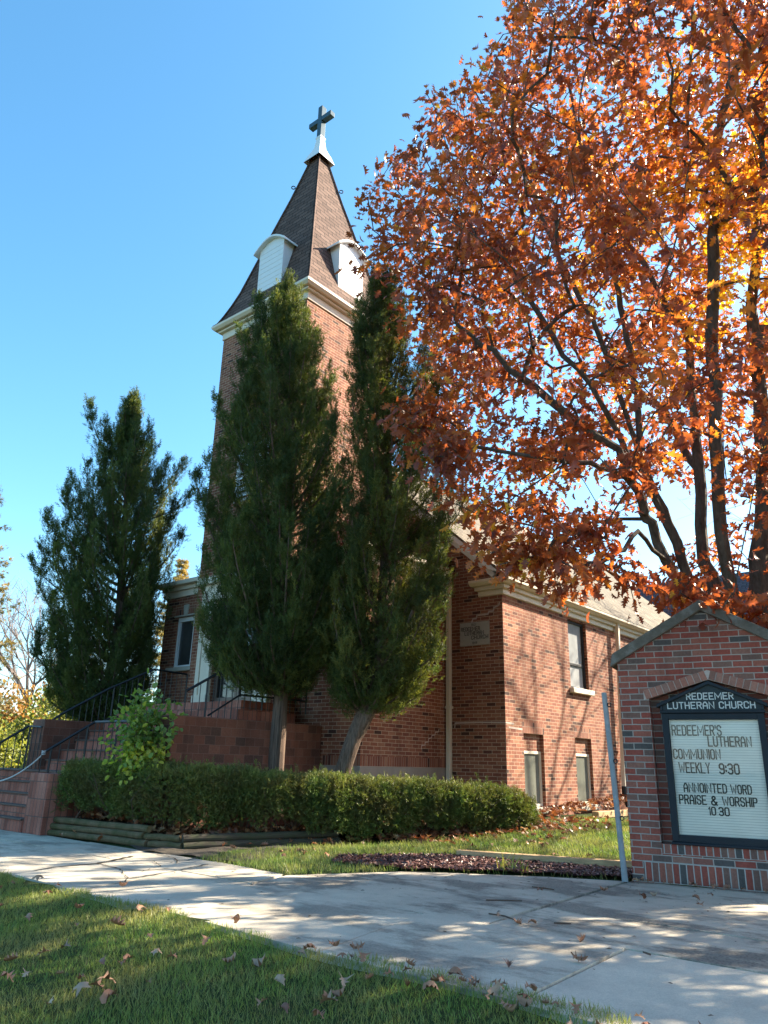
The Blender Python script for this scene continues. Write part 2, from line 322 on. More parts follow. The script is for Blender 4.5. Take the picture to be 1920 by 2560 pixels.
class MB:
    def __init__(s): s.v = []; s.f = []; s.m = []; s.uv = {}; s.sm = set()
    def face(s, pts, mi=0, uv=None, smooth=False):
        i = len(s.v); s.v += [tuple(float(c) for c in p) for p in pts]; s.f.append(tuple(range(i, i + len(pts)))); s.m.append(mi)
        if uv is not None: s.uv[len(s.f) - 1] = uv
        if smooth: s.sm.add(len(s.f) - 1)
    def box(s, x0, x1, y0, y1, z0, z1, mi=0, skip=''):
        c = lambda a, b, d: ((x0, x1)[a], (y0, y1)[b], (z0, z1)[d])
        F = {'-x': (c(0, 1, 0), c(0, 0, 0), c(0, 0, 1), c(0, 1, 1)), '+x': (c(1, 0, 0), c(1, 1, 0), c(1, 1, 1), c(1, 0, 1)),
             '-y': (c(0, 0, 0), c(1, 0, 0), c(1, 0, 1), c(0, 0, 1)), '+y': (c(1, 1, 0), c(0, 1, 0), c(0, 1, 1), c(1, 1, 1)),
             '-z': (c(0, 1, 0), c(1, 1, 0), c(1, 0, 0), c(0, 0, 0)), '+z': (c(0, 0, 1), c(1, 0, 1), c(1, 1, 1), c(0, 1, 1))}
        for k, p in F.items():
            if k not in skip: s.face(p, mi)
    def obox(s, O, U, V, Wv, mi=0):
        O, U, V, Wv = map(np.array, (O, U, V, Wv))
        p = lambda a, b, c: O + a * U + b * V + c * Wv
        for q in (((0, 0, 0), (1, 0, 0), (1, 0, 1), (0, 0, 1)), ((1, 0, 0), (1, 1, 0), (1, 1, 1), (1, 0, 1)), ((1, 1, 0), (0, 1, 0), (0, 1, 1), (1, 1, 1)),
                  ((0, 1, 0), (0, 0, 0), (0, 0, 1), (0, 1, 1)), ((0, 0, 1), (1, 0, 1), (1, 1, 1), (0, 1, 1)), ((0, 1, 0), (1, 1, 0), (1, 0, 0), (0, 0, 0))):
            s.face([p(*t) for t in q], mi)
    def wall(s, o, u, H, Wd, holes=(), mi=0, mr=None):
        """vertical wall from o along u; outward normal u x z; holes (a0,a1,b0,b1,depth)"""
        o = np.array(o, float); u = np.array(u, float); z = np.array([0, 0, 1.0]); n = np.cross(u, z)
        A = sorted({0, Wd, *[h[0] for h in holes], *[h[1] for h in holes]}); B = sorted({0, H, *[h[2] for h in holes], *[h[3] for h in holes]})
        for i in range(len(A) - 1):
            for j in range(len(B) - 1):
                ca, cb = (A[i] + A[i + 1]) / 2, (B[j] + B[j + 1]) / 2
                if any(h[0] < ca < h[1] and h[2] < cb < h[3] for h in holes): continue
                P = lambda a, b: o + u * a + z * b
                s.face((P(A[i], B[j]), P(A[i + 1], B[j]), P(A[i + 1], B[j + 1]), P(A[i], B[j + 1])), mi)
        for a0, a1, b0, b1, d in holes:
            P = lambda a, b, k: o + u * a + z * b - n * (d if k else 0)
            m2 = mi if mr is None else mr
            s.face((P(a0, b0, 0), P(a0, b0, 1), P(a0, b1, 1), P(a0, b1, 0))[::-1], m2)
            s.face((P(a1, b0, 0), P(a1, b0, 1), P(a1, b1, 1), P(a1, b1, 0)), m2)
            s.face((P(a0, b1, 0), P(a0, b1, 1), P(a1, b1, 1), P(a1, b1, 0))[::-1], m2)
            s.face((P(a0, b0, 0), P(a0, b0, 1), P(a1, b0, 1), P(a1, b0, 0)), m2)
    def prism(s, poly, axis, t0, t1, mi=0, origin=None, U=None, Nn=None):
        """extrude a planar polygon. axis 'y': poly is (x,z); or give origin, U (in-plane), Nn (extrusion direction)"""
        if origin is None:
            if axis == 'y': f = lambda p, t: (p[0], t, p[1])
            elif axis == 'x': f = lambda p, t: (t, p[0], p[1])
            else: f = lambda p, t: (p[0], p[1], t)
        else:
            origin, U, Nn = map(np.array, (origin, U, Nn)); f = lambda p, t: origin + U * p[0] + np.array([0, 0, 1]) * p[1] + Nn * t
        n = len(poly)
        s.face([f(p, t0) for p in poly], mi); s.face([f(p, t1) for p in poly][::-1], mi)
        for i in range(n):
            a, b = poly[i], poly[(i + 1) % n]; s.face((f(b, t0), f(a, t0), f(a, t1), f(b, t1)), mi)
    def tube(s, pts, rad, k=8, mi=0, cap=True, flute=0.0):
        pts = [np.array(p, float) for p in pts]; n = len(pts)
        if not hasattr(rad, '__len__'): rad = [rad] * n
        rings = []; prev = None; L = 0
        for i, p in enumerate(pts):
            t = pts[min(i + 1, n - 1)] - pts[max(i - 1, 0)]; t /= (np.linalg.norm(t) + 1e-9)
            if prev is None:
                a = np.array([0, 0, 1.0]) if abs(t[2]) < .9 else np.array([1.0, 0, 0]); a = np.cross(t, a)
            else: a = prev - t * (prev @ t)
            a /= (np.linalg.norm(a) + 1e-9); prev = a; b = np.cross(t, a)
            if i: L += np.linalg.norm(p - pts[i - 1])
            fl = [1 + flute * (math.sin(3 * 2 * math.pi * j / k + .35 * i) + .7 * math.sin(7 * 2 * math.pi * j / k - .5 * i) + .4 * math.sin(1.7 * i + j)) for j in range(k)]
            rings.append(([p + fl[j] * rad[i] * (math.cos(2 * math.pi * j / k) * a + math.sin(2 * math.pi * j / k) * b) for j in range(k)], L))
        for i in range(n - 1):
            (r0, l0), (r1, l1) = rings[i], rings[i + 1]
            for j in range(k):
                j2 = (j + 1) % k; c = 2 * math.pi * rad[0] / k
                s.face((r0[j], r0[j2], r1[j2], r1[j]), mi, ((l0, j * c), (l0, (j + 1) * c), (l1, (j + 1) * c), (l1, j * c)), smooth=k > 4)
        if cap: s.face(rings[0][0][::-1], mi); s.face(rings[-1][0], mi)
    def build(s, name, mats, parent=None, bevel=0, merge=False):
        me = bpy.data.meshes.new(name); me.from_pydata(s.v, [], s.f)
        if not isinstance(mats, (list, tuple)): mats = [mats]
        for m in mats: me.materials.append(m)
        me.polygons.foreach_set('material_index', s.m)
        uvl = me.uv_layers.new(name='UVMap'); dat = np.zeros((len(me.loops), 2))
        V = s.v
        for fi, f in enumerate(s.f):
            p = me.polygons[fi]; ls = p.loop_start
            if fi in s.uv:
                for k, c in enumerate(s.uv[fi]): dat[ls + k] = c
                continue
            n = np.array(p.normal)
            if abs(n[2]) > .95: U_, V_ = np.array([1., 0, 0]), np.array([0, 1., 0])
            else:
                U_ = np.cross([0, 0, 1.0], n); U_ /= np.linalg.norm(U_); V_ = np.cross(n, U_)
            for k, vi in enumerate(f): dat[ls + k] = (np.dot(V[vi], U_), np.dot(V[vi], V_))
        uvl.data.foreach_set('uv', dat.ravel())
        if s.sm:
            fl = np.zeros(len(s.f), bool); fl[list(s.sm)] = True; me.polygons.foreach_set('use_smooth', fl)
        if merge:
            bm = bmesh.new(); bm.from_mesh(me); bmesh.ops.remove_doubles(bm, verts=bm.verts, dist=1e-4); bm.to_mesh(me); bm.free()
        o = link(name, me, parent)
        if bevel:
            bm = bmesh.new(); bm.from_mesh(me); bmesh.ops.remove_doubles(bm, verts=bm.verts, dist=1e-4)
            bmesh.ops.recalc_face_normals(bm, faces=bm.faces); bm.to_mesh(me); bm.free()
            md = o.modifiers.new('bevel', 'BEVEL'); md.width = bevel; md.segments = 2; md.limit_method = 'ANGLE'; md.angle_limit = .6
        me.update(); return o

def np_mesh(name, verts, tris, rnd, material, parent=None, smooth=False):
    """big triangle mesh with a per-face 'rnd' attribute"""
    me = bpy.data.meshes.new(name); nv, nf = len(verts), len(tris)
    me.vertices.add(nv); me.vertices.foreach_set('co', np.ascontiguousarray(verts, np.float32).ravel())
    me.loops.add(nf * 3); me.loops.foreach_set('vertex_index', np.ascontiguousarray(tris, np.int32).ravel())
    me.polygons.add(nf); me.polygons.foreach_set('loop_start', np.arange(0, nf * 3, 3, dtype=np.int32))
    try: me.polygons.foreach_set('loop_total', np.full(nf, 3, np.int32))
    except Exception: pass
    if smooth: me.polygons.foreach_set('use_smooth', np.ones(nf, bool))
    a = me.attributes.new('rnd', 'FLOAT', 'FACE'); a.data.foreach_set('value', np.ascontiguousarray(rnd, np.float32))
    me.materials.append(material); me.update(); me.validate()
    return link(name, me, parent)
def norm(a): return a / (np.linalg.norm(a, axis=-1, keepdims=True) + 1e-9)
def scatter(tmpl, P, X, Zn, sc, rnd):
    """instances of templates (list of (verts,tris)); X = long axis, Zn = approx normal; returns verts, tris, rnd per face"""
    X = norm(X); Y = norm(np.cross(Zn, X)); Z = np.cross(X, Y); n = len(P)
    which = RS.randint(0, len(tmpl), n); VV, TT, RR = [], [], []; off = 0
    for t, (tv, tt) in enumerate(tmpl):
        I = np.where(which == t)[0]
        if not len(I): continue
        s = np.broadcast_to(sc, (n,))[I][:, None, None]
        v = P[I][:, None] + s * (tv[None, :, 0:1] * X[I][:, None] + tv[None, :, 1:2] * Y[I][:, None] + tv[None, :, 2:3] * Z[I][:, None])
        k = len(tv); tr = tt[None] + (np.arange(len(I)) * k)[:, None, None] + off
        VV.append(v.reshape(-1, 3)); TT.append(tr.reshape(-1, 3)); RR.append(np.repeat(rnd[I], len(tt))); off += len(I) * k
    return np.concatenate(VV), np.concatenate(TT), np.concatenate(RR)
def rdir(n):
    return norm(RS.normal(size=(n, 3)))

# leaf templates
def oak_leaf(fold=.25, curl=.2, slim=1.0, seed=0):
    r = np.random.RandomState(seed)
    sin_ = [(.16, .05), (.34, .115), (.60, .125), (.80, .085)]
    tips = [(.16, .27), (.42, .43), (.74, .30)]
    vs = [(0, 0, 0)]; mid = []
    for x, _ in sin_: mid.append(len(vs)); vs.append((x, 0, 0))
    mid.append(len(vs)); vs.append((1.0, 0, 0)); tr = []
    for sgn in (1, -1):
        sid = []
        for x, y in sin_: sid.append(len(vs)); vs.append((x, sgn * y * slim, 0))
        tid = []
        for x, y in tips:
            j = r.uniform(.85, 1.15); tid.append(len(vs)); vs.append((x + .09 + r.uniform(-.03, .03), sgn * y * slim * j, 0))
        tip2 = len(vs); vs.append((.93, sgn * .14 * slim, 0))
        q = []
        q.append((0, mid[0], sid[0]))
        for i in range(3):
            q += [(mid[i], mid[i + 1], sid[i + 1]), (mid[i], sid[i + 1], sid[i]), (sid[i], sid[i + 1], tid[i])]
        q += [(mid[3], mid[4], sid[3]), (sid[3], mid[4], tip2)]
        tr += q if sgn > 0 else [t[::-1] for t in q]
    v = np.array(vs, float)
    v[:, 2] = fold * np.abs(v[:, 1]) + curl * (v[:, 0] - .5) ** 2 * r.choice([-1, 1]) + .12 * curl * np.sin(v[:, 1] * 14 + seed)
    return v, np.array(tr)
OAK = [oak_leaf(.35, .35, 1, 1), oak_leaf(.6, .5, .9, 2), oak_leaf(.15, .6, 1.05, 3), oak_leaf(-.4, .4, .95, 4), oak_leaf(.9, .3, .85, 5)]
def blade(w=.12, bend=.3):
    v = np.array([(0, -w / 2, 0), (0, w / 2, 0), (.5, -w * .42, bend * .25), (.5, w * .42, bend * .25), (1, 0, bend)]); t = np.array([(0, 1, 3), (0, 3, 2), (2, 3, 4)])
    return v, t
def sprig():
    """short scaly conifer shoot: narrow lozenges fanned from one stem"""
    vs, tr = [], []
    for a, b, l, w in ((0, 0, 1, .12), (.5, .2, .7, .105), (-.45, -.15, .74, .105), (.2, .55, .66, .10), (-.25, -.55, .62, .10), (.85, -.2, .5, .09), (-.8, .25, .5, .09)):
        d = np.array([math.cos(a) * math.cos(b), math.sin(a) * math.cos(b), math.sin(b)]); s = np.cross(d, [.2, .1, 1.0]); s /= np.linalg.norm(s)
        o = np.array([.12 * abs(a), 0, 0]); i = len(vs)
        vs += [o, o + d * l * .45 + s * w / 2, o + d * l * .45 - s * w / 2, o + d * l]; tr += [(i, i + 1, i + 2), (i + 1, i + 3, i + 2)]
    return np.array(vs), np.array(tr)
SPRIG = [sprig()]
def frond(flat, seed):
    r = np.random.RandomState(seed); vs, tr = [], []
    def loz(o, d, l, w):
        s_ = np.cross(d, r.normal(0, 1, 3)); s_ /= np.linalg.norm(s_) + 1e-9; i = len(vs); vs.extend([o, o + d * l * .45 + s_ * w / 2, o + d * l * .45 - s_ * w / 2, o + d * l]); tr.extend([(i, i + 1, i + 2), (i + 1, i + 3, i + 2)])
    loz(np.array([0, 0, 0.]), np.array([1., 0, 0]), 1.0, .05)
    for k in range(11):
        x = .12 + .075 * k; a = k * 2.4 if not flat else (k % 2) * math.pi + r.normal(0, .25); d = np.array([.8, math.cos(a) * .75, math.sin(a) * .75]) + r.normal(0, .12, 3); d /= np.linalg.norm(d); loz(np.array([x, 0, 0]), d, .36 * (1.15 - x * .55), .075)
    return np.array(vs), np.array(tr)
FROND = [frond(False, i) for i in range(4)]; FAN = [frond(True, i + 9) for i in range(4)]
def disc(k=7, ratio=.85, cup=.15):
    vs = [(0.5, 0, -cup * .3)] + [(.5 - .5 * math.cos(2 * math.pi * i / k), .5 * ratio * math.sin(2 * math.pi * i / k), cup * abs(math.sin(2 * math.pi * i / k))) for i in range(k)]
    return np.array(vs), np.array([(0, 1 + i, 1 + (i + 1) % k) for i in range(k)])
DISC = [disc(), disc(7, .7, .3)]

# ------------------------------------------------------------------ ground
def ground_z(x, y):
    x = np.asarray(x, float); y = np.asarray(y, float)
    z = np.where(y < 3.95, -np.clip((3.95 - y) * .115, 0, .40), 0.0)
    up = np.clip((y - 9.3) / 3.4, 0, 1) * .22
    return z + up
CONC = [(-40, 3.98), (-9.2, 3.98), (-8.2, 4.05), (-6.6, 3.98), (-5, 4.02), (-3.6, 3.9), (-2.28, 3.88), (12, 3.6), (12, 11.95), (-2.2, 8.93), (-3.66, 8.6), (-4.4, 8.22), (-5.35, 7.62), (-5.75, 7.3), (-6.35, 6.12), (-8.3, 6.2), (-9.3, 6.28), (-40, 6.2)]
MULCH = [(-3.66, 8.62), (-4.4, 8.24), (-5.35, 7.64), (-5.75, 7.32), (-6.6, 7.05), (-7.0, 7.6), (-6.1, 8.75), (-3.7, 9.28)]
def inpoly(x, y, poly):
    x = np.asarray(x, float); y = np.asarray(y, float); c = np.zeros(x.shape, bool); n = len(poly)
    for i in range(n):
        x0, y0 = poly[i]; x1, y1 = poly[(i + 1) % n]
        if y0 == y1: continue
        c ^= ((y0 > y) != (y1 > y)) & (x < (x1 - x0) * (y - y0) / (y1 - y0) + x0)
    return c
def build_ground():
    gx = np.concatenate([np.linspace(-1500, -60, 10), np.linspace(-50, -16, 12), np.arange(-14, 6.1, .25), np.linspace(8, 50, 12), np.linspace(70, 1500, 9)])
    gy = np.concatenate([np.linspace(-1500, -40, 9), np.linspace(-30, -3, 8), np.arange(-2, 14.1, .25), np.linspace(16, 60, 12), np.linspace(80, 1500, 10)])
    X, Y = np.meshgrid(gx, gy, indexing='ij'); Z = ground_z(X, Y)
    Z -= np.where(inpoly(X, Y, CONC), .05, 0)
    Z += np.where((np.abs(X) < 14) & (np.abs(Y) < 14), .012 * np.sin(X * 3.1 + Y * 1.7) * np.cos(Y * 2.3), 0)
    me = bpy.data.meshes.new('lawn_ground'); ny = len(gy)
    V = np.stack([X, Y, Z], -1).reshape(-1, 3)
    F = [(i * ny + j, (i + 1) * ny + j, (i + 1) * ny + j + 1, i * ny + j + 1) for i in range(len(gx) - 1) for j in range(ny - 1)]
    me.from_pydata(V.tolist(), [], F); me.materials.append(M['soil']); me.polygons.foreach_set('use_smooth', np.ones(len(F), bool))
    tag(link('lawn_ground', me), kind='structure')
build_ground()

def slabs():
    """concrete pavement: every slab a slightly tilted block with open joints"""
    mb = MB(); tones = []
    def slab(poly, tone, dz=0.0):
        c = np.mean(np.array(poly), 0)
        p = [tuple(np.array(q) + (c - np.array(q)) / (np.linalg.norm(c - np.array(q)) + 1e-6) * .013) for q in poly]
        tx, ty = random.uniform(-.003, .003), random.uniform(-.003, .003)
        zz = lambda q: dz + tx * (q[0] - c[0]) + ty * (q[1] - c[1])
        n0 = len(mb.f)
        mb.face([(q[0], q[1], zz(q)) for q in p])
        for i in range(len(p)):
            a, b = p[i], p[(i + 1) % len(p)]; mb.face(((b[0], b[1], zz(b)), (a[0], a[1], zz(a)), (a[0], a[1], -.12), (b[0], b[1], -.12)))
        tones.extend([tone] * (len(mb.f) - n0))
    # row beside the kerb lawn; joints run slightly askew as in the photo
    xs = [(-16.4, -17.2), (-14.6, -15.4), (-12.9, -13.7), (-11.2, -12.0), (-9.6, -10.2), (-8.05, -8.62), (-6.85, -7.25), (-5.45, -5.95), (-3.74, -4.05), (-2.29, -2.37), (-.80, -.84), (.7, .7), (2.2, 2.2), (3.7, 3.7), (5.2, 5.2)]
    wob = [3.97, 4.0, 3.98, 3.97, 4.0, 4.02, 3.98, 4.0, 3.9, 3.87, 3.8, 3.75, 3.7, 3.7, 3.7]
    tn = [.3, .35, .25, .4, .45, .75, .55, .4, .35, .95, .6, .5, .5, .5]
    for i in range(len(xs) - 1):
        a, b = xs[i], xs[i + 1]
        slab([(a[0], wob[i]), (b[0], wob[i + 1]), (b[1], 5.45), (a[1], 5.45)], tn[i], .004 * ((i * 7) % 3 - 1))
    # back strip
    bx = [-17.3, -15.4, -13.7, -12.0, -10.3, -8.75, -7.55, -6.4]
    for i in range(len(bx) - 1):
        slab([(bx[i], 5.46), (bx[i + 1] if i < 6 else -6.15, 5.46), (bx[i + 1], 6.2 if i < 6 else 6.12), (bx[i] - .15, 6.24)], [.3, .3, .4, .35, .45, .7, .5][i])
    # driveway apron up to the sign
    slab([(-6.14, 5.46), (-3.47, 5.46), (-3.52, 5.95), (-3.66, 8.55), (-4.4, 8.2), (-5.35, 7.6), (-5.75, 7.28), (-6.38, 6.13)], .22, -.004)
    slab([(-3.46, 5.46), (-.85, 5.46), (-.85, 6.42), (-3.5, 6.42)], .12)
    slab([(-.84, 5.46), (2.6, 5.46), (2.6, 6.42), (-.84, 6.42)], .15)
    slab([(-3.5, 6.43), (-.85, 6.43), (-.85, 9.24), (-2.2, 8.93), (-3.64, 8.6)], .2)
    slab([(-.84, 6.43), (2.6, 6.43), (2.6, 10.0), (-.84, 9.24)], .2)
    slab([(2.62, 5.46), (6, 5.46), (6, 10.6), (2.62, 10.0)], .2)
    o = mb.build('sidewalk', M['concrete']); a = o.data.attributes.new('tone', 'FLOAT', 'FACE'); a.data.foreach_set('value', tones)
    tag(o, kind='structure')
slabs()
mb = MB(); rc = random.Random(3)
def crack(pix, w):
    P = [onz(x, y, .0095) for x, y in pix]; Q = []
    for a, b in zip(P[:-1], P[1:]):
        k = max(2, int(np.linalg.norm(b - a) / .07))
        for i in range(k): t = i / k; Q.append(a + (b - a) * t + np.array([rc.uniform(-.015, .015), rc.uniform(-.015, .015), 0]))
    Q.append(P[-1])
    for a, b in zip(Q[:-1], Q[1:]):
        d = b - a; d /= np.linalg.norm(d) + 1e-9; nv = np.array([-d[1], d[0], 0]) * w * rc.uniform(.35, 1.0); e = d * w * .3; mb.face((a - nv - e, b - nv + e, b + nv + e, a + nv - e))
for pix, w in (([(88, 2176), (150, 2166), (245, 2158), (330, 2140)], .03), ([(245, 2158), (300, 2172), (370, 2176), (420, 2170)], .012), ([(300, 2172), (320, 2195), (312, 2205)], .008), ([(230, 2197), (330, 2195), (420, 2180), (520, 2160)], .016), ([(360, 2126), (420, 2140), (445, 2150), (440, 2158)], .012), ([(500, 2140), (470, 2150), (445, 2150)], .014), ([(380, 2150), (400, 2165), (350, 2180)], .007)):
    crack(pix, w)
mb.build('sidewalk_cracks', M['dirt']); tag(bpy.data.objects['sidewalk_cracks'], kind='structure')

def patch(name, poly, dz, material, zf=None):
    mb = MB(); bm = bmesh.new()
    vs = [bm.verts.new((x, y, 0)) for x, y in poly]; f = bm.faces.new(vs); bmesh.ops.triangulate(bm, faces=[f])
    bmesh.ops.subdivide_edges(bm, edges=bm.edges[:], cuts=6, use_grid_fill=True)
    for v in bm.verts:
        v.co.z = (float(ground_z(v.co.x, v.co.y)) if zf is None else zf(v.co.x, v.co.y)) + dz + .012 * math.sin(9 * v.co.x + 5 * v.co.y)
    me = bpy.data.meshes.new(name); bm.to_mesh(me); bm.free(); me.materials.append(material)
    return tag(link(name, me), kind='structure')
patch('mulch_bed', MULCH, .03, M['mulchbase'])
patch('bare_earth', [(-9.3, 6.2), (-8.3, 6.24), (-7.2, 6.3), (-7.6, 7.1), (-8.2, 8.2), (-8.6, 8.4), (-8.75, 7.0), (-9.3, 6.5), (-9.6, 6.3), (-8.9, 6.12)], .014, M['dirt'])
BEDZ = .24
patch('planting_bed', [(-11.62, 6.44), (-9.35, 6.62), (-8.95, 7.2), (-8.5, 8.6), (-7.9, 10.2), (-7.2, 11.6), (-7.2, 13.2), (-9.3, 13.2), (-9.3, 10.5), (-9.9, 10.5), (-9.9, 7.0), (-11.62, 6.95)], 0, M['bed'],
      lambda x, y: (BEDZ if x < -9.75 else .13) if y < 7.0 else max(.13 + max(0, y - 10.5) * .05, .15 - (y - 7.0) * .02))
# street and kerb on the photographer's side
mb = MB(); mb.face(((-60, -9, -.43), (60, -9, -.43), (60, -.4, -.43), (-60, -.4, -.43))); tag(mb.build('road', M['asphalt']), kind='structure')
mb = MB(); mb.box(-60, 60, -.4, -.24, -.6, -.29); tag(mb.build('kerb', M['concrete'], bevel=.01), kind='structure')

# ------------------------------------------------------------------ the church
YW, XW, YN, XC, XTR, XTL, YT = 10.3, -9.055, 12.917, -7.704, -10.727, -13.645, 9.93
XM = (XTR + XTL) / 2; XWL = 2 * XM - XW; XCL = 2 * XM - XC; YS = YT + (XTR - XTL) / 2
EAVE, RIDGE = 4.70, 8.85
church = empty('church', (XM, YT, 0), 'red brick church with a brown shingled spire and white cornices', 'church')
YEND = 27.5
def part(mb, name, mats, parent=church, **k): return mb.build(name, mats, parent, **k)
# nave walls with recessed openings
mb = MB()
W1 = (13.575, 14.385); W2 = (15.80, 16.60); WU = (15.74, 16.67)
holes = [(W1[0] - YN, W1[1] - YN, .30, 1.76, .10), (W2[0] - YN, W2[1] - YN, .30, 1.76, .10), (WU[0] - YN, WU[1] - YN, 2.82, 4.36, .14),
         (20.3 - YN, 21.1 - YN, .30, 1.76, .10), (20.2 - YN, 21.13 - YN, 2.82, 4.36, .14), (23.8 - YN, 24.73 - YN, 2.82, 4.36, .14)]
mb.wall((XC, YN, -.3), (0, 1, 0), 4.9, YEND - YN, [(a, b, c + .3, d + .3, e) for a, b, c, d, e in holes])
g = [(XCL, -.3), (XC, -.3), (XC, 4.6), (XM, RIDGE - .12), (XCL, 4.6)]
mb.face([(x, YN, z) for x, z in g]); mb.face([(x, YEND, z) for x, z in g][::-1])
mb.face(((XCL, YEND, -.3), (XCL, YN, -.3), (XCL, YN, 4.6), (XCL, YEND, 4.6)))
# brick infill above the basement windows
for a, b in (W1, W2, (20.3, 21.1)):
    mb.face(((XC - .08, a, 1.44), (XC - .08, b, 1.44), (XC - .08, b, 1.76), (XC - .08, a, 1.76)))
part(mb, 'nave_wall', M['brick'])
for a, b, z0, z1, pr in ((W1[0] - .04, W1[1] + .03, 1.765, 1.975, .003), (W2[0] - .04, W2[1] + .03, 1.765, 1.975, .003), (20.26, 21.13, 1.765, 1.975, .003), (W1[1] + .01, W2[0] - .01, .19, .41, .006), (W2[1] + .01, 20.28, .19, .41, .006)):
    mb = MB(); mb.box(XC - .05, XC + pr, a, b, z0, z1); part(mb, 'soldier_course', M['brick_soldier'])
# windows of the side wall
def side_window(a, b, z0, z1, depth, sill, pane, upper):
    mb = MB(); x = XC - depth
    t = .055
    for q in ((a, a + t, z0, z1), (b - t, b, z0, z1), (a + t, b - t, z1 - t, z1), (a + t, b - t, z0, z0 + t)):
        mb.box(x - .03, x + .05 if upper else x + .03, q[0], q[1], q[2], q[3])
    if upper: mb.box(x - .03, x + .035, a + t, b - t, z0 + .52, z0 + .58)
    w = part(mb, 'window', M['iron'] if upper else M['cream'], bevel=.004)
    m2 = MB(); m2.face(((x, a + t, z0 + t), (x, b - t, z0 + t), (x, b - t, z1 - t), (x, a + t, z1 - t))); m2.build('pane', pane, w)
    m3 = MB(); m3.box(XC - depth, XC + .10, a - .06, b + .08, sill - .11, sill); m3.build('sill', M['cream'] if upper else M['stone'], w, bevel=.01)
side_window(*W1, .395, 1.435, .10, .395, M['pane_board'], False)
side_window(*W2, .395, 1.435, .10, .395, M['pane_board'], False)
side_window(20.3, 21.1, .395, 1.435, .10, .395, M['pane_board'], False)
side_window(*WU, 2.82, 4.36, .12, 2.82, M['pane_blind'], True)
side_window(20.2, 21.13, 2.82, 4.36, .12, 2.82, M['pane_blind'], True)
side_window(23.8, 24.73, 2.82, 4.36, .12, 2.82, M['pane_blind'], True)
# roof of the nave
sl = (RIDGE - EAVE) / ((XC + .284) - XM)
mb = MB(); xe = XC + .284; xl = XCL - .284; yf = YN - .25; th = .06
mb.face(((xe, yf, EAVE), (xe, YEND, EAVE), (XM, YEND, RIDGE), (XM, yf, RIDGE)))
mb.face(((xl, YEND, EAVE), (xl, yf, EAVE), (XM, yf, RIDGE), (XM, YEND, RIDGE)))
for xa in (xe, xl):
    s_ = 1 if xa == xe else -1
    q = [(xa, yf, EAVE), (XM, yf, RIDGE), (XM, yf, RIDGE - th), (xa, yf, EAVE - th)]; mb.face(q if s_ > 0 else q[::-1])
    mb.face([(xa, yf, EAVE - th), (xa, YEND, EAVE - th), (XM, YEND, RIDGE - th), (XM, yf, RIDGE - th)])
part(mb, 'nave_roof', M['shingle_tan'])
mb = MB(); mb.prism([(XM - .16, RIDGE - .12), (XM, RIDGE + .025), (XM + .16, RIDGE - .12)], 'y', yf - .01, 31.0); part(mb, 'ridge_cap', M['shingle_tan'])
# cornice tiers along the eave and their return round the corner
mb = MB()
def tiers(mbx, pr):
    for (p, z0, z1) in pr: yield p, z0, z1
TN = [(.05, 4.405, 4.515), (.12, 4.515, 4.595)]
for p, z0, z1 in TN:
    mb.box(XC - .02, XC + p, YN - p, YEND, z0, z1)
    mb.box(-8.22 - p * .6, XC - .02, YN - p, YN + .02, z0, z1)
part(mb, 'cornice', M['cream'], bevel=.012); mb = MB()
for p, z0, z1 in TN: mb.box(XCL - p, XCL + .02, YN - p, YEND, z0, z1); mb.box(XCL + .02, XCL + .55, YN - p, YN + .02, z0, z1)
part(mb, 'cornice', M['cream'], bevel=.012)
mb = MB(); gp = [(XC, 4.597), (XC + .20, 4.597), (XC + .275, 4.65), (XC + .28, 4.705), (XC, 4.705)]
mb.prism(gp, 'y', YN - .26, YEND); 
mb.prism([(-2 * 0 + YN, 4.597), (YN - .20, 4.597), (YN - .262, 4.65), (YN - .27, 4.705), (YN, 4.705)], 'x', -8.34, XC - .005)
part(mb, 'gutter', M['cream'], bevel=.006)
# raking cornice
mb = MB()
for s_ in (1, -1):
    f = lambda x: XM + s_ * (x - XM)
    for off0, off1, pr in ((.065, .20, .24), (.20, .34, .10)):
        x0 = -7.62; a = lambda x: RIDGE - (x - XM) * sl
        poly = [(f(x0 - (.0 if off0 < .1 else .18)), a(x0 - (.0 if off0 < .1 else .18)) - off0), (XM, RIDGE - off0), (XM, RIDGE - off1), (f(x0 - .25), a(x0 - .25) - off1)]
        mb.prism(poly if s_ > 0 else poly[::-1], 'y', YN - pr, YN + .01)
part(mb, 'raking_cornice', M['white'], bevel=.01)
# downspouts
def downspout(pts, boot=None):
    mb = MB()
    for a, b in zip(pts[:-1], pts[1:]):
        a, b = np.array(a), np.array(b); d = b - a
        mb.obox(a + (-.045, -.045, 0), (.09, 0, 0), (0, .09, 0), d)
    o = part(mb, 'downspout', M['cream'], bevel=.008)
    m2 = MB(); z = pts[-1][2] + (pts[1][2] - pts[-1][2]) * .45; c = np.array(pts[1]); m2.box(c[0] - .06, c[0] + .06, c[1] - .06, c[1] + .06, z, z + .05); m2.build('bracket', M['cream'], o)
    if boot: m3 = MB(); m3.tube(boot, .06, 10); m3.build('boot', M['black_pipe'], o)
    return o
downspout([(XC + .13, 18.22, 4.60), (XC + .12, 18.1, 2.6), (XC + .11, 17.98, .75)], [(XC + .11, 17.98, .76), (XC + .11, 17.98, .5), (XC + .16, 17.98, .36), (XC + .42, 17.98, .27)])
downspout([(-8.93, YN - .10, 5.05), (-8.965, YN - .06, 4.6), (-8.975, YN - .06, .25)])
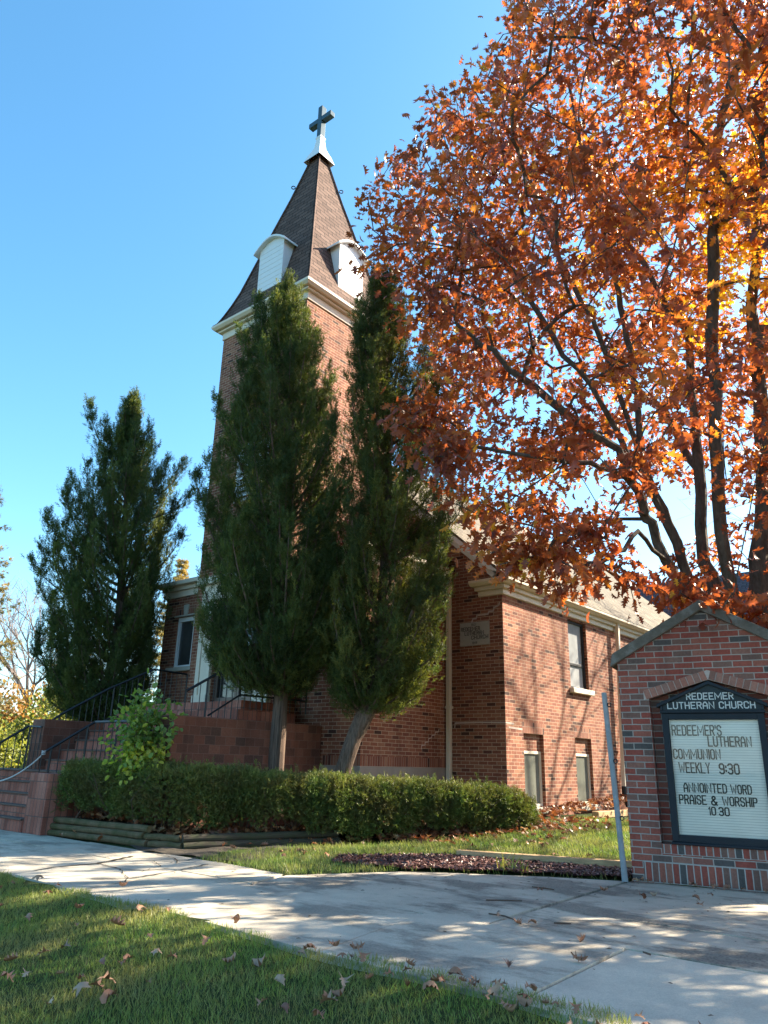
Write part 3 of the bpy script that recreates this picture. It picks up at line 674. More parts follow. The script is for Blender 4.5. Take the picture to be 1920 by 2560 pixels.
# stone plaque and the mortar repairs
mb = MB(); mb.box(-8.712, -8.012, YN - .025, YN + .05, 3.43, 3.905); plaque = part(mb, 'plaque', M['plaque'], bevel=.006)
GLY = {'A': ['0,0 0,4 1,6 2,6 3,4 3,0', '0,2.4 3,2.4'], 'C': ['3,4.6 3,5.2 2.2,6 .8,6 0,5.2 0,.8 .8,0 2.2,0 3,.8 3,1.4'], 'D': ['0,0 0,6 2,6 3,5 3,1 2,0 0,0'], 'E': ['3,6 0,6 0,0 3,0', '0,3 2.4,3'],
       'H': ['0,0 0,6', '3,0 3,6', '0,3 3,3'], 'I': ['0,0 0,6'], 'K': ['0,0 0,6', '3,6 .2,2.8', '1,3.6 3,0'], 'L': ['0,6 0,0 3,0'], 'M': ['0,0 0,6 2.4,1.6 4.8,6 4.8,0'], 'N': ['0,0 0,6 3.4,0 3.4,6'], 'O': ['.8,0 0,.8 0,5.2 .8,6 2.2,6 3,5.2 3,.8 2.2,0 .8,0'],
       'P': ['0,0 0,6 2.3,6 3,5.3 3,3.5 2.3,2.8 0,2.8'], 'R': ['0,0 0,6 2.3,6 3,5.3 3,3.7 2.3,3 0,3', '1.6,3 3,0'], 'S': ['3,4.8 3,5.2 2.2,6 .8,6 0,5.2 0,3.9 .8,3.1 2.2,3 3,2.2 3,.8 2.2,0 .8,0 0,.8 0,1.3'], 'T': ['0,6 3,6', '1.5,6 1.5,0'],
       'U': ['0,6 0,.8 .8,0 2.2,0 3,.8 3,6'], 'W': ['0,6 1,0 2.4,4.2 3.8,0 4.8,6'], 'Y': ['0,6 1.5,3 3,6', '1.5,3 1.5,0'], "'": ['0,6 0,4.6'], ':': ['0,1.4 0,2', '0,4 0,4.6'], '&': ['3,0 .5,4.4 .5,5.3 1.1,6 1.8,6 2.2,5.3 2.2,4.4 0,2.2 0,.8 .8,0 1.8,0 3,1.8'],
       '0': ['.8,0 0,.8 0,5.2 .8,6 2.2,6 3,5.2 3,.8 2.2,0 .8,0'], '1': ['0,4.8 .8,6 .8,0'], '2': ['0,4.8 .8,6 2.2,6 3,5.2 3,4 0,0 3,0'], '3': ['0,5.2 .8,6 2.2,6 3,5.2 3,3.8 2.2,3 1,3', '2.2,3 3,2.2 3,.8 2.2,0 .8,0 0,.8'], '4': ['2.2,0 2.2,6 0,2 3,2'],
       '8': ['.8,3 0,3.8 0,5.2 .8,6 2.2,6 3,5.2 3,3.8 2.2,3 .8,3 0,2.2 0,.8 .8,0 2.2,0 3,.8 3,2.2 2.2,3'], '9': ['0,.8 .8,0 2.2,0 3,.8 3,5.2 2.2,6 .8,6 0,5.2 0,3.6 .8,2.8 3,2.8']}
def text_mesh(name, body, size, O, U, Vv, material, parent, width, height, depth=.004, bold=1.0, align=None):
    """block capitals built from strokes, fitted to width x height; origin at the lower left"""
    O, U, Vv = np.array(O, float), np.array(U, float), np.array(Vv, float); Nn = np.cross(U, Vv); x = 0; st = []
    for ch in body:
        if ch == ' ': x += 2.6; continue
        wd = 0
        for pl in GLY[ch]:
            pts = [tuple(map(float, p.split(','))) for p in pl.split()]; wd = max(wd, max(p[0] for p in pts)); st.append([(x + p[0], p[1]) for p in pts])
        x += wd + 1.5
    tw = max(p[0] for pl in st for p in pl); sx, sz = width / tw, height / 6; bw = bold * min(sx, sz) if bold > .3 else .75 * min(sx, sz); mb = MB(); lift = 0
    for pl in st:
        P = [np.array([p[0] * sx, p[1] * sz]) for p in pl]; n = len(P); closed = np.allclose(P[0], P[-1]); Ls, Rs2 = [], []
        for i in range(n):
            d0 = P[i] - P[i - 1] if i else (P[0] - P[-2] if closed else P[1] - P[0]); d1 = P[i + 1] - P[i] if i < n - 1 else (P[1] - P[0] if closed else P[-1] - P[-2])
            d0 = d0 / np.linalg.norm(d0); d1 = d1 / np.linalg.norm(d1); t = d0 + d1; t /= (np.linalg.norm(t) + 1e-9); nv = np.array([-t[1], t[0]]); k = min(1.6, 1 / max(.35, abs(nv @ np.array([-d0[1], d0[0]]))))
            e = 0 if closed else (-.5 * bw if i == 0 else .5 * bw if i == n - 1 else 0); q = P[i] + t * e; Ls.append(q + nv * bw / 2 * k); Rs2.append(q - nv * bw / 2 * k)
        lift += 1; dz = depth + (lift % 3) * .00025; W3 = lambda q, d: O + U * q[0] + Vv * q[1] + Nn * d
        for i in range(n - 1):
            mb.face((W3(Rs2[i], dz), W3(Rs2[i + 1], dz), W3(Ls[i + 1], dz), W3(Ls[i], dz)))
            mb.face((W3(Rs2[i], 0), W3(Rs2[i + 1], 0), W3(Rs2[i + 1], dz), W3(Rs2[i], dz))); mb.face((W3(Ls[i + 1], 0), W3(Ls[i], 0), W3(Ls[i], dz), W3(Ls[i + 1], dz)))
    return mb.build(name, material, parent)
PU, PZ = (1, 0, 0), (0, 0, 1)
for body, x0, z0, w, h in (('1921', -8.43, 3.83, .11, .04), ('REDEEMER', -8.68, 3.735, .45, .07), ('LUTHERAN', -8.59, 3.645, .45, .07), ('CHURCH', -8.43, 3.555, .39, .07), ('1948', -8.41, 3.465, .11, .04)):
    text_mesh('lettering', body, 1, (x0, YN - .0285, z0), PU, PZ, M['engrave'], plaque, w, h, .002, .95)
def ribbon(mbx, pts, w, O, U):
    O, U = np.array(O, float), np.array(U, float); Z = np.array([0, 0, 1.0])
    for (a0, b0), (a1, b1) in zip(pts[:-1], pts[1:]):
        d = np.array([a1 - a0, b1 - b0]); L = np.linalg.norm(d); d /= L; nrm = np.array([-d[1], d[0]]) * w / 2; e = d * w * .4
        P = [np.array([a0, b0]) - nrm - e, np.array([a1, b1]) - nrm + e, np.array([a1, b1]) + nrm + e, np.array([a0, b0]) + nrm - e]
        mbx.face([O + U * p[0] + Z * p[1] for p in P])
mb = MB()
cp_ = [ony(1120 + x / 3, 1300 + y / 3, YN) for x, y in ((180, 765), (188, 742), (212, 740), (218, 716), (300, 706), (308, 686), (340, 682), (346, 656), (380, 640), (386, 620))]
ribbon(mb, [(p[0], p[2]) for p in cp_], .03, (0, YN - .004, 0), PU)
part(mb, 'mortar_repair', M['mortar']); mb = MB()
ribbon(mb, [(-8.86, 1.93), (-8.3, 1.935), (XC - .01, 1.925)], .026, (0, YN - .004, 0), PU)
ribbon(mb, [(-8.87, 1.84), (-8.86, 1.93)], .02, (0, YN - .004, 0), PU)
ribbon(mb, [(YN + .01, 1.925), (YN + .3, 1.92)], .03, (XC + .004, 0, 0), (0, 1, 0)); ribbon(mb, [(YN + .12, 1.845), (YN + .6, 1.83)], .035, (XC + .004, 0, 0), (0, 1, 0))
cz = [(980 + x / 6.91, 1660 + y / 6.91) for x, y in ((810, 1125), (800, 1170), (745, 1180), (740, 1225), (685, 1235), (680, 1275), (630, 1288), (625, 1345), (570, 1352), (568, 1400), (510, 1405), (505, 1465))]
part(mb, 'mortar_repair', M['mortar']); mb = MB(); q = []
for x, y in cz: r = ray(x, y); P = CAMP + r * XW / r[0]; q.append((P[1], P[2]))
ribbon(mb, q, .018, (XW + .004, 0, 0), (0, 1, 0))
part(mb, 'mortar_repair', M['mortar'])
# vestibule wings
mb = MB()
wl = (XTL - XWL)
LWa, LWb = -14.83, -14.17; RWa, RWb = 2 * XM - LWb, 2 * XM - LWa
mb.wall((XWL, YW, .9), (1, 0, 0), 3.85, XTL - XWL, [(LWa - XWL, LWb - XWL, 3.08 - .9, 4.22 - .9, .10)]); mb.wall((XWL, YN, .9), (0, -1, 0), 3.85, YN - YW)
part(mb, 'vestibule_wall', M['brick']); mb = MB()
mb.wall((XTR, YW, .9), (1, 0, 0), 3.85, XW - XTR, [(RWa - XTR, RWb - XTR, 3.08 - .9, 4.22 - .9, .10)])
mb.wall((XW, YW, .9), (0, 1, 0), 3.85, YN - YW)
part(mb, 'vestibule_wall', M['brick'])
mb = MB(); mb.box(XW - .2, XW + .012, YW - .012, YN, -.3, 1.08); mb.box(XTR - .3, XW - .2, YW - .012, YW + .2, -.3, 1.08); part(mb, 'foundation', M['foundation'], bevel=.01); mb = MB(); mb.box(XWL - .012, XTL, YW - .012, YN, -.3, 1.08)
part(mb, 'foundation', M['foundation'], bevel=.01)
mb = MB(); mb.box(XW - .1, XW + .004, YW - .004, YN - .005, 1.085, 1.25); part(mb, 'soldier_course', M['brick_soldier']); mb = MB(); mb.box(-9.95, XW - .1, YW - .004, YW + .05, 1.085, 1.25)
part(mb, 'soldier_course', M['brick_soldier'])
mb = MB()
for p, z0, z1 in ((.04, 4.70, 4.85), (.10, 4.85, 4.95), (.22, 4.95, 5.05)):
    mb.box(XTR, XW + p, YW - p, YW + .02, z0, z1); mb.box(XW - .02, XW + p, YW + .02, YN - .25 + p * .1, z0, z1)
part(mb, 'vestibule_cornice', M['cream'], bevel=.012); mb = MB()
for p, z0, z1 in ((.04, 4.70, 4.85), (.10, 4.85, 4.95), (.22, 4.95, 5.05)):
    mb.box(XWL - p, XTL, YW - p, YW + .02, z0, z1); mb.box(XWL - p, XWL + .02, YW + .02, YN, z0, z1)
part(mb, 'vestibule_cornice', M['cream'], bevel=.012)
mb = MB(); mb.face(((XWL - .2, YW - .2, 5.055), (XW + .2, YW - .2, 5.055), (XW + .2, YN, 5.25), (XWL - .2, YN, 5.25))); part(mb, 'vestibule_roof', M['shingle_brown'])
for a, b, pn in ((LWa, LWb, M['pane_dark']), (RWa, RWb, M['pane_pink'])):
    y = YW + .09; t = .075; mb = MB()
    for q in ((a, a + t, 3.08, 4.22), (b - t, b, 3.08, 4.22), (a + t, b - t, 4.22 - .1, 4.22), (a + t, b - t, 3.08, 3.08 + .05)): mb.box(q[0], q[1], y - .05, y + .03, q[2], q[3])
    w = part(mb, 'window', M['white'], bevel=.006)
    m2 = MB(); m2.face(((a + t, y, 3.12), (b - t, y, 3.12), (b - t, y, 4.12), (a + t, y, 4.12))); m2.build('pane', pn, w)
    m3 = MB(); m3.box(a - .13, b + .13, YW - .09, YW + .1, 2.98, 3.075); m3.build('sill', M['stone'], w, bevel=.015)
    m5 = MB(); m5.box(a - .06, b + .06, YW - .05, YW + .05, 4.225, 4.26); m5.build('lintel', M['stone'], w, bevel=.006)
    c = (a + b) / 2
    m4 = MB(); m4.prism([(c - .06, 4.262), (c + .06, 4.262), (c + .095, 4.50), (c - .095, 4.50)], 'y', YW - .03, YW + .03); m4.build('keystone', M['stone'], w, bevel=.006)
    
    for q0, q1 in ((a - .08, c - .10), (c + .10, b + .08)): mb = MB(); mb.box(q0, q1, YW - .004, YW + .02, 4.262, 4.46); part(mb, 'soldier_course', M['brick_soldier'])
# tower
mb = MB(); TW = XTR - XTL; TZ = 11.0
DZ = 2.13; dl, dr = XM - .70, XM + .70
mb.wall((XTL, YT, 0), (1, 0, 0), TZ, TW, [(dl - XTL, dr - XTL, DZ, 4.35, .16), (XM - .55 - XTL, XM + .55 - XTL, 6.5, 7.9, .15)])
mb.wall((XTR, YT, 0), (0, 1, 0), TZ, TW); mb.wall((XTR, YT + TW, 0), (-1, 0, 0), TZ, TW); mb.wall((XTL, YT + TW, 0), (0, -1, 0), TZ, TW)
part(mb, 'tower_wall', M['brick'])
def louver(name, O, U, w, z0, z1):
    O = np.array(O, float); U = np.array(U, float); n = np.cross(U, [0, 0, 1.0]); mb = MB()
    k = int((z1 - z0) / .13)
    for i in range(k):
        z = z0 + i * (z1 - z0) / k; mb.face([O + U * 0 + np.array([0, 0, z]) - n * .0, O + U * w + np.array([0, 0, z]) - n * .0, O + U * w + np.array([0, 0, z + .15]) - n * .09, O + np.array([0, 0, z + .15]) - n * .09])
    for a, b, c, d in ((0, .08, z0, z1), (w - .08, w, z0, z1), (.08, w - .08, z1 - .1, z1)): mb.obox(O + U * a + np.array([0, 0, c]) + n * .012 - n * .05, U * (b - a), -n * 0 + n * .06, (0, 0, d - c))
    return part(mb, name, M['white'])
louver('belfry_louver', (XM - .55, YT + .06, 0), (1, 0, 0), 1.1, 6.5, 7.9); 
mb = MB()
for p, z0, z1 in ((.03, 10.94, 11.13), (.11, 11.13, 11.19)):
    mb.box(XTL - p, XTR + p, YT - p, YT + TW + p, z0, z1)
part(mb, 'tower_cornice', M['cream'], bevel=.014)
mb = MB()
for i, (p0, p1, z0, z1) in enumerate(((.11, .19, 11.19, 11.20), )):
    pass
ring = lambda p, z: [(XTL - p, YT - p, z), (XTR + p, YT - p, z), (XTR + p, YT + TW + p, z), (XTL - p, YT + TW + p, z)]
prof = [(.11, 11.191), (.18, 11.191), (.235, 11.25), (.24, 11.305), (.16, 11.31)]
for (p0, z0), (p1, z1) in zip(prof[:-1], prof[1:]):
    A, B = ring(p0, z0), ring(p1, z1)
    for i in range(4): mb.face((A[i], A[(i + 1) % 4], B[(i + 1) % 4], B[i]))
part(mb, 'tower_gutter', M['cream'])
# spire with a bell-cast foot
SP = [(1.66, 11.295), (1.585, 11.38), (1.49, 11.60), (1.37, 11.92), (1.24, 12.32), (.985, 13.32), (.735, 14.32), (.475, 15.32), (.23, 16.36), (.10, 16.92)]
mb = MB(); L = 0
for (h0, z0), (h1, z1) in zip(SP[:-1], SP[1:]):
    d = math.hypot(h0 - h1, z1 - z0)
    A = [(XM - h0, YS - h0, z0), (XM + h0, YS - h0, z0), (XM + h0, YS + h0, z0), (XM - h0, YS + h0, z0)]; B = [(XM - h1, YS - h1, z1), (XM + h1, YS - h1, z1), (XM + h1, YS + h1, z1), (XM - h1, YS + h1, z1)]
    for i in range(4):
        mb.face((A[i], A[(i + 1) % 4], B[(i + 1) % 4], B[i]), 0, ((-h0 + i * 5, L), (h0 + i * 5, L), (h1 + i * 5, L + d), (-h1 + i * 5, L + d)))
    L += d
spire = part(mb, 'spire_roof', M['shingle_brown'])
mb = MB()
for sx, sy_ in ((1, -1), (-1, -1), (1, 1), (-1, 1)):
    mb.tube([(XM + sx * (h + .005), YS + sy_ * (h + .005), z + .01) for h, z in SP], .035, 5)
mb.build('hip_ridge', M['shingle_brown'], spire)
for sx, sy_, z, h in ((-1, -1, 15.75, .385), (1, 1, 15.75, .385), (-1, -1, 13.72, .90)):
    mb = MB(); c = np.array([XM + sx * (h + .07), YS + sy_ * (h + .07), z]); mb.tube([c + .05 * np.array([sx * math.cos(t) * .7, sy_ * math.cos(t) * .7, math.sin(t)]) for t in np.linspace(0, 2 * math.pi, 12)], .014, 6)
    mb.build('roof_hook', M['iron'], spire)
# dormers: white shuttered fronts with curved heads
def dormer(rot):
    c, s_ = math.cos(rot), math.sin(rot)
    T = lambda p: (XM + c * p[0] - s_ * p[1], YS + s_ * p[0] + c * p[1], p[2])
    hw, yf, z0, z1 = .43, -1.385, 11.86, 13.10
    def hz(z):
        for (h0, a), (h1, b) in zip(SP[:-1], SP[1:]):
            if a <= z <= b: return h0 + (h1 - h0) * (z - a) / (b - a)
        return 0
    arc = [(-hw + 2 * hw * i / 8, z1 + .17 * math.sin(math.pi * i / 8)) for i in range(9)]
    mb = MB(); mb.face([T((x, yf, z)) for x, z in [(-hw, z0), (hw, z0)] + arc[::-1]])
    for sx in (-1, 1):
        P = [(sx * hw, yf, z0), (sx * hw, -hz(z0), z0)] + [(sx * hw, -hz(z), z) for z in (12.3, 12.7, 13.1)] + [(sx * hw, yf, z1)]
        P = [T(p) for p in P]; mb.face(P if sx > 0 else P[::-1])
    d = part(mb, 'dormer', M['white'])
    m2 = MB(); ov = .13; top = [(-hw - ov + 2 * (hw + ov) * i / 10, z1 - .05 + .27 * math.sin(math.pi * i / 10)) for i in range(11)]; bot = [(x, z - .05) for x, z in top]
    for i in range(10):
        (xa, za), (xb, zb) = top[i], top[i + 1]; (xc, zc), (xd, zd) = bot[i], bot[i + 1]
        m2.face([T(p) for p in ((xa, yf - .11, za), (xb, yf - .11, zb), (xb, -hz(zb) + .15, zb), (xa, -hz(za) + .15, za))], smooth=True)
        m2.face([T(p) for p in ((xd, yf - .11, zd), (xc, yf - .11, zc), (xc, -.8, zc), (xd, -.8, zd))], smooth=True)
        m2.face([T(p) for p in ((xc, yf - .11, zc), (xd, yf - .11, zd), (xb, yf - .11, zb), (xa, yf - .11, za))])
    for i in (0, 10): m2.face([T((top[i][0], yf - .11, top[i][1])), T((top[i][0], -.9, top[i][1])), T((bot[i][0], -.9, bot[i][1])), T((bot[i][0], yf - .11, bot[i][1]))])
    m2.build('dormer_roof', M['white'], d)
    m3 = MB()
    for k in range(1, 9):
        z = z0 + k * .14; m3.face([T((-hw + .01, yf - .001, z)), T((hw - .01, yf - .001, z)), T((hw - .01, yf - .005, z - .005)), T((-hw + .01, yf - .005, z - .005))]); m3.face([T((-hw + .01, yf - .005, z - .005)), T((hw - .01, yf - .005, z - .005)), T((hw - .01, yf - .001, z - .008)), T((-hw + .01, yf - .001, z - .008))])
    m3.build('louver', M['white'], d)
for k in range(4): dormer(k * math.pi / 2)
# finial and cross
mb = MB(); fp = [(.30, 16.62), (.23, 16.84), (.12, 17.12), (.085, 17.42), (.10, 17.45), (.10, 17.50)]
for (p0, z0), (p1, z1) in zip(fp[:-1], fp[1:]):
    R_ = lambda p, z: [(XM - p, YS - p, z), (XM + p, YS - p, z), (XM + p, YS + p, z), (XM - p, YS + p, z)]
    A, B = R_(p0, z0), R_(p1, z1)
    for i in range(4): mb.face((A[i], A[(i + 1) % 4], B[(i + 1) % 4], B[i]))
mb.face(R_(.10, 17.50)); part(mb, 'finial', M['white'])
mb = MB(); mb.box(XM - .075, XM + .075, YS - .085, YS + .085, 17.48, 18.57); mb.box(XM - .42, XM - .076, YS - .083, YS + .083, 18.03, 18.18); mb.box(XM + .076, XM + .42, YS - .083, YS + .083, 18.03, 18.18)
part(mb, 'cross', m_plain('cross_blue_metal', (.035, .075, .105), .4, .1, 8, .05, spec=.4), bevel=.006)
# doorway
mb = MB()
for sx in (-1, 1):
    a, b = sorted((XM + sx * .72, XM + sx * 1.02)); mb.box(a, b, YT - .07, YT + .02, DZ + .04, 4.30)
    a, b = sorted((XM + sx * 1.02, XM + sx * 1.14)); mb.box(a, b, YT - .10, YT + .02, DZ + .02, 4.34)
    a, b = sorted((XM + sx * .70, XM + sx * 1.16)); mb.box(a, b, YT - .12, YT + .02, DZ, DZ + .25)
mb.box(XM - 1.16, XM + 1.16, YT - .09, YT + .02, 4.345, 4.70); mb.box(XM - 1.25, XM + 1.25, YT - .20, YT + .02, 4.70, 4.85)
part(mb, 'door_surround', M['cream'], bevel=.012)
for a, b in ((dl, XM - .005), (XM + .005, dr)):
    y = YT + .14; mb = MB(); t = .07
    for q in ((a, a + t, DZ + .02, 4.35), (b - t, b, DZ + .02, 4.35), (a + t, b - t, 4.2, 4.35), (a + t, b - t, DZ + .02, DZ + .2)): mb.box(q[0], q[1], y - .03, y + .03, q[2], q[3])
    d = part(mb, 'door', m_plain('bronze_frame', (.16, .12, .10), .4, .1, 10, 0, metal=.3) if a == dl else bpy.data.materials['bronze_frame'], bevel=.004)
    m2 = MB(); m2.face(((a + t, y, DZ + .2), (b - t, y, DZ + .2), (b - t, y, 4.2), (a + t, y, 4.2))); m2.build('pane', M['pane_door'], d)
    m3 = MB(); x0 = b - t - .36 if a == dl else a + t + .06; m3.box(x0, x0 + .28, y - .008, y - .003, 3.05, 3.42); m3.build('notice', M['paper'], d)
    m4 = MB(); hx = b - t - .02 if a == dl else a + t + .02; m4.tube([(hx, y - .03, 3.0), (hx, y - .08, 3.02), (hx, y - .08, 3.3), (hx, y - .03, 3.32)], .012, 6); m4.build('handle', M['iron'], d)
# cross wing behind
mb = MB(); RY, RZ = 31.0, 8.55; ey, ez = 26.3, 4.75
mb.face(((XM - 9, ey, ez), (6, ey, ez), (6, RY, RZ), (XM - 9, RY, RZ))); mb.face(((6, 2 * RY - ey, ez), (XM - 9, 2 * RY - ey, ez), (XM - 9, RY, RZ), (6, RY, RZ)))
part(mb, 'rear_wing_roof', M['shingle_dark'])
mb = MB(); mb.wall((XC, ey + .3, -.3), (1, 0, 0), 5.1, 6 - XC - .2); mb.face(((5.8, ey + .3, -.3), (5.8, 2 * RY - ey - .3, -.3), (5.8, 2 * RY - ey - .3, 4.8), (5.8, RY, RZ - .2), (5.8, ey + .3, 4.8))); part(mb, 'rear_wing_wall', M['brick'])

# ------------------------------------------------------------------ entrance steps
steps = empty('entrance_steps', (XM, 7.0, 0), 'brown brick flight of entrance steps with flat cheek walls leading up to the church door', 'steps')
L1 = .86; xl0, xr0 = XM - 2.19, XM + 2.19
mb = MB()
lx0, lx1 = -16.4, -12.24
for k in range(5): mb.box(lx0, lx1, 6.10 + .16 * k, 6.10 + .16 * (k + 1) if k < 4 else 7.2, -.1, L1 * (k + 1) / 5)
part(mb, 'lower_flight', M['step'], steps, bevel=.01)
M['tread'] = m_plain('worn_tread', (.12, .075, .06), .9, .3, 10, .4)
for k in range(5): mb = MB(); mb.box(lx0, lx1 - .001, 6.10 + .16 * k - .022, 6.10 + .16 * (k + 1) - .024 if k < 4 else 7.2, L1 * (k + 1) / 5 + .001, L1 * (k + 1) / 5 + .028); part(mb, 'tread', M['tread'], steps, bevel=.006)
mb = MB(); mb.box(-12.235, -11.66, 6.12, 6.62, -.1, .87); part(mb, 'lower_pier', M['step'], steps, bevel=.012)
mb = MB(); mb.box(-11.655, xr0, 6.95, 7.065, -.1, .855); part(mb, 'landing_wall', M['tile'], steps, bevel=.01)
mb = MB(); mb.box(-12.235, -11.66, 6.625, 7.2, -.1, L1); mb.box(-11.655, xr0 - .45, 7.07, 7.2, -.1, .853); part(mb, 'landing', M['step'], steps)
mb = MB()
for k in range(5): mb.box(xl0 + .452, xr0 - .452, 7.205 + .26 * k, 7.205 + .26 * (k + 1) if k < 4 else 8.9, .5, L1 + .18 * (k + 1))
part(mb, 'upper_flight', M['step'], steps, bevel=.01)
for k in range(5): mb = MB(); mb.box(xl0 + .455, xr0 - .455, 7.205 + .26 * k - .022, 7.205 + .26 * (k + 1) - .024 if k < 4 else 8.55, L1 + .18 * (k + 1) + .001, L1 + .18 * (k + 1) + (.026 if k < 4 else .004)); part(mb, 'tread', M['tread'], steps, bevel=.003)
for a, b in ((xl0, xl0 + .45), (xr0 - .45, xr0)):
    mb = MB(); mb.box(a, b, 7.07, YW - .015, -.2, 1.765); part(mb, 'cheek_wall', M['tile'], steps, bevel=.01)
mb = MB(); mb.box(XM - 1.86, XM + 1.86, 8.56, YT - .005, 1.766, 1.95); part(mb, 'platform_step', M['step'], steps, bevel=.01)
mb = MB(); mb.box(XM - 1.62, XM + 1.62, 8.83, YT - .006, 1.951, DZ); part(mb, 'platform', M['step'], steps, bevel=.01)

def railing(label, path, drop, spacing=.13, posts=(), bottom=None, name='iron_railing', r=.009):
    """path: top rail polyline; drop: function(point)->z of baluster foot"""
    root = empty(name, tuple(path[0]), label, 'railing', 'iron railings of the entrance steps')
    mb = MB(); mb.tube(path, .022, 4); mb.build('top_rail', M['iron'], root)
    if bottom: mb = MB(); mb.tube(bottom, .016, 4); mb.build('bottom_rail', M['iron'], root)
    pts = [np.array(p, float) for p in path]; segs = []; tot = 0
    for a, b in zip(pts[:-1], pts[1:]): l = np.linalg.norm((b - a)[:2]); segs.append((a, b, tot, tot + l)); tot += l
    n = max(2, int(tot / spacing)); protos = {}
    for i in range(n + 1):
        t = tot * i / n
        for a, b, t0, t1 in segs:
            if t0 <= t <= t1 + 1e-6: p = a + (b - a) * (t - t0) / max(t1 - t0, 1e-6); break
        z0 = drop(p); post = any(abs(t - q * tot) < spacing * .5 for q in posts)
        mb = MB(); mb.tube([(p[0], p[1], z0), (p[0], p[1], (z0 + p[2]) / 2), (p[0], p[1], p[2])], .02 if post else r, 4)
        mb.build('post' if post else 'baluster', M['iron'], root)
    return root
Rr = railing('black iron railing on the right cheek wall in front of the door', [(-10.2, 7.40, 2.15), (-10.2, 8.0, 2.49), (-10.2, 8.8, 2.93), (-10.2, 10.05, 2.95)], lambda p: 1.77 if p[1] < 8.5 else 1.95, posts=(.14, .6, 1.0),
             bottom=[(-10.2, 7.86, 1.80), (-10.2, 8.49, 2.175), (-10.2, 10.05, 2.185)])
railing('black iron railing climbing beside the left cheek wall under the juniper', [(-13.98, 7.22, 1.74), (-13.95, 7.38, 1.87), (-13.95, 8.25, 2.39), (-13.95, 9.25, 2.89), (-13.95, 10.1, 2.87)], lambda p: max(.95, 1.05 + (p[1] - 7.3) * .62) if p[1] < 8.6 else 1.77, posts=(.06, .4, 1.0),
        bottom=[(-13.95, 7.38, 1.25), (-13.95, 8.4, 1.87), (-13.95, 9.3, 1.98)])
railing('black iron guard rail on the landing behind the round leaved sapling', [(-12.18, 6.22, 1.15), (-12.175, 6.27, 1.19), (-12.04, 6.98, 1.68), (-10.42, 6.98, 1.68)], lambda p: .87 + max(0, p[1] - 6.62) * .0, posts=(.03, .30, .62, 1.0))
railing('black iron handrail at the far left of the lower steps', [(-14.42, 5.9, .95), (-14.42, 6.54, 1.32), (-14.42, 7.03, 1.64), (-13.97, 7.05, 1.62)], lambda p: .1 if p[1] < 6.3 else .86, posts=(.0, .42, .72))
# corner brace and rope
rp_ = [np.array((-12.18, 6.22, 1.13)) * (1 - t) + np.array((-15.3, 6.05, 1.2)) * t - np.array([0, 0, .48 * 4 * t * (1 - t)]) for t in np.linspace(0, 1, 22)]
mb = MB(); mb.tube(rp_, .011, 6)
for k in range(3): c = np.array((-12.17, 6.24, 1.15 + .022 * k)); mb.tube([c + .028 * np.array([math.cos(t), math.sin(t), .2 * math.sin(2 * t)]) for t in np.linspace(0, 2 * math.pi, 9)], .008, 5)
tag(mb.build('rope', M['rope']), 'pale rope tied to the railing end and strung across the lower steps', 'rope')

# ------------------------------------------------------------------ brick sign
S0 = np.array([-3.637, 8.665, 0.0]); SD = np.array([.976, .22, 0]); SD /= np.linalg.norm(SD); SN = np.array([SD[1], -SD[0], 0.0])   # SN faces the street
sign = empty('brick_sign', tuple(S0 + SD * .97), 'gabled brick monument sign with concrete coping and a letter board', 'sign')
P3 = lambda u, z, n=0.0: S0 + SD * u + SN * n + np.array([0, 0, z])
WT, HS, HA = 1.94, 2.33, 2.885
gt = lambda u: HS + (HA - HS) * (1 - abs(u - .97) / .97)
O0, O1, OB, OT, OA = .325, 1.615, .386, 1.905, 2.105
ot = lambda u: OT + (OA - OT) * (1 - abs(u - .97) / .645)
mb = MB(); TH = .48; RD = .16
for a, b in ((0, O0), (O1, WT)): mb.face((P3(a, -.1), P3(b, -.1), P3(b, gt(b)), P3(a, gt(a))))
for a, b in ((O0, .97), (.97, O1)):
    mb.face((P3(a, -.1), P3(b, -.1), P3(b, OB), P3(a, OB))); mb.face((P3(a, ot(a)), P3(b, ot(b)), P3(b, gt(b)), P3(a, gt(a))))
    mb.face((P3(a, ot(a)), P3(a, ot(a), -RD), P3(b, ot(b), -RD), P3(b, ot(b))))
    mb.face((P3(a, OB, -RD), P3(b, OB, -RD), P3(b, ot(b), -RD), P3(a, ot(a), -RD)))
mb.face((P3(O0, OB), P3(O0, OB, -RD), P3(O0, OT, -RD), P3(O0, OT))[::-1]); mb.face((P3(O1, OB), P3(O1, OB, -RD), P3(O1, OT, -RD), P3(O1, OT)))
mb.face((P3(O0, OB), P3(O1, OB), P3(O1, OB, -RD), P3(O0, OB, -RD)))
mb.face((P3(0, -.1, -TH), P3(0, -.1), P3(0, HS), P3(0, HS, -TH))); mb.face((P3(WT, -.1), P3(WT, -.1, -TH), P3(WT, HS, -TH), P3(WT, HS)))
mb.face((P3(WT, -.1, -TH), P3(0, -.1, -TH), P3(0, HS, -TH), P3(.97, HA, -TH), P3(WT, HS, -TH)))
o = mb.build('sign_wall', M['brick_sign'], sign)
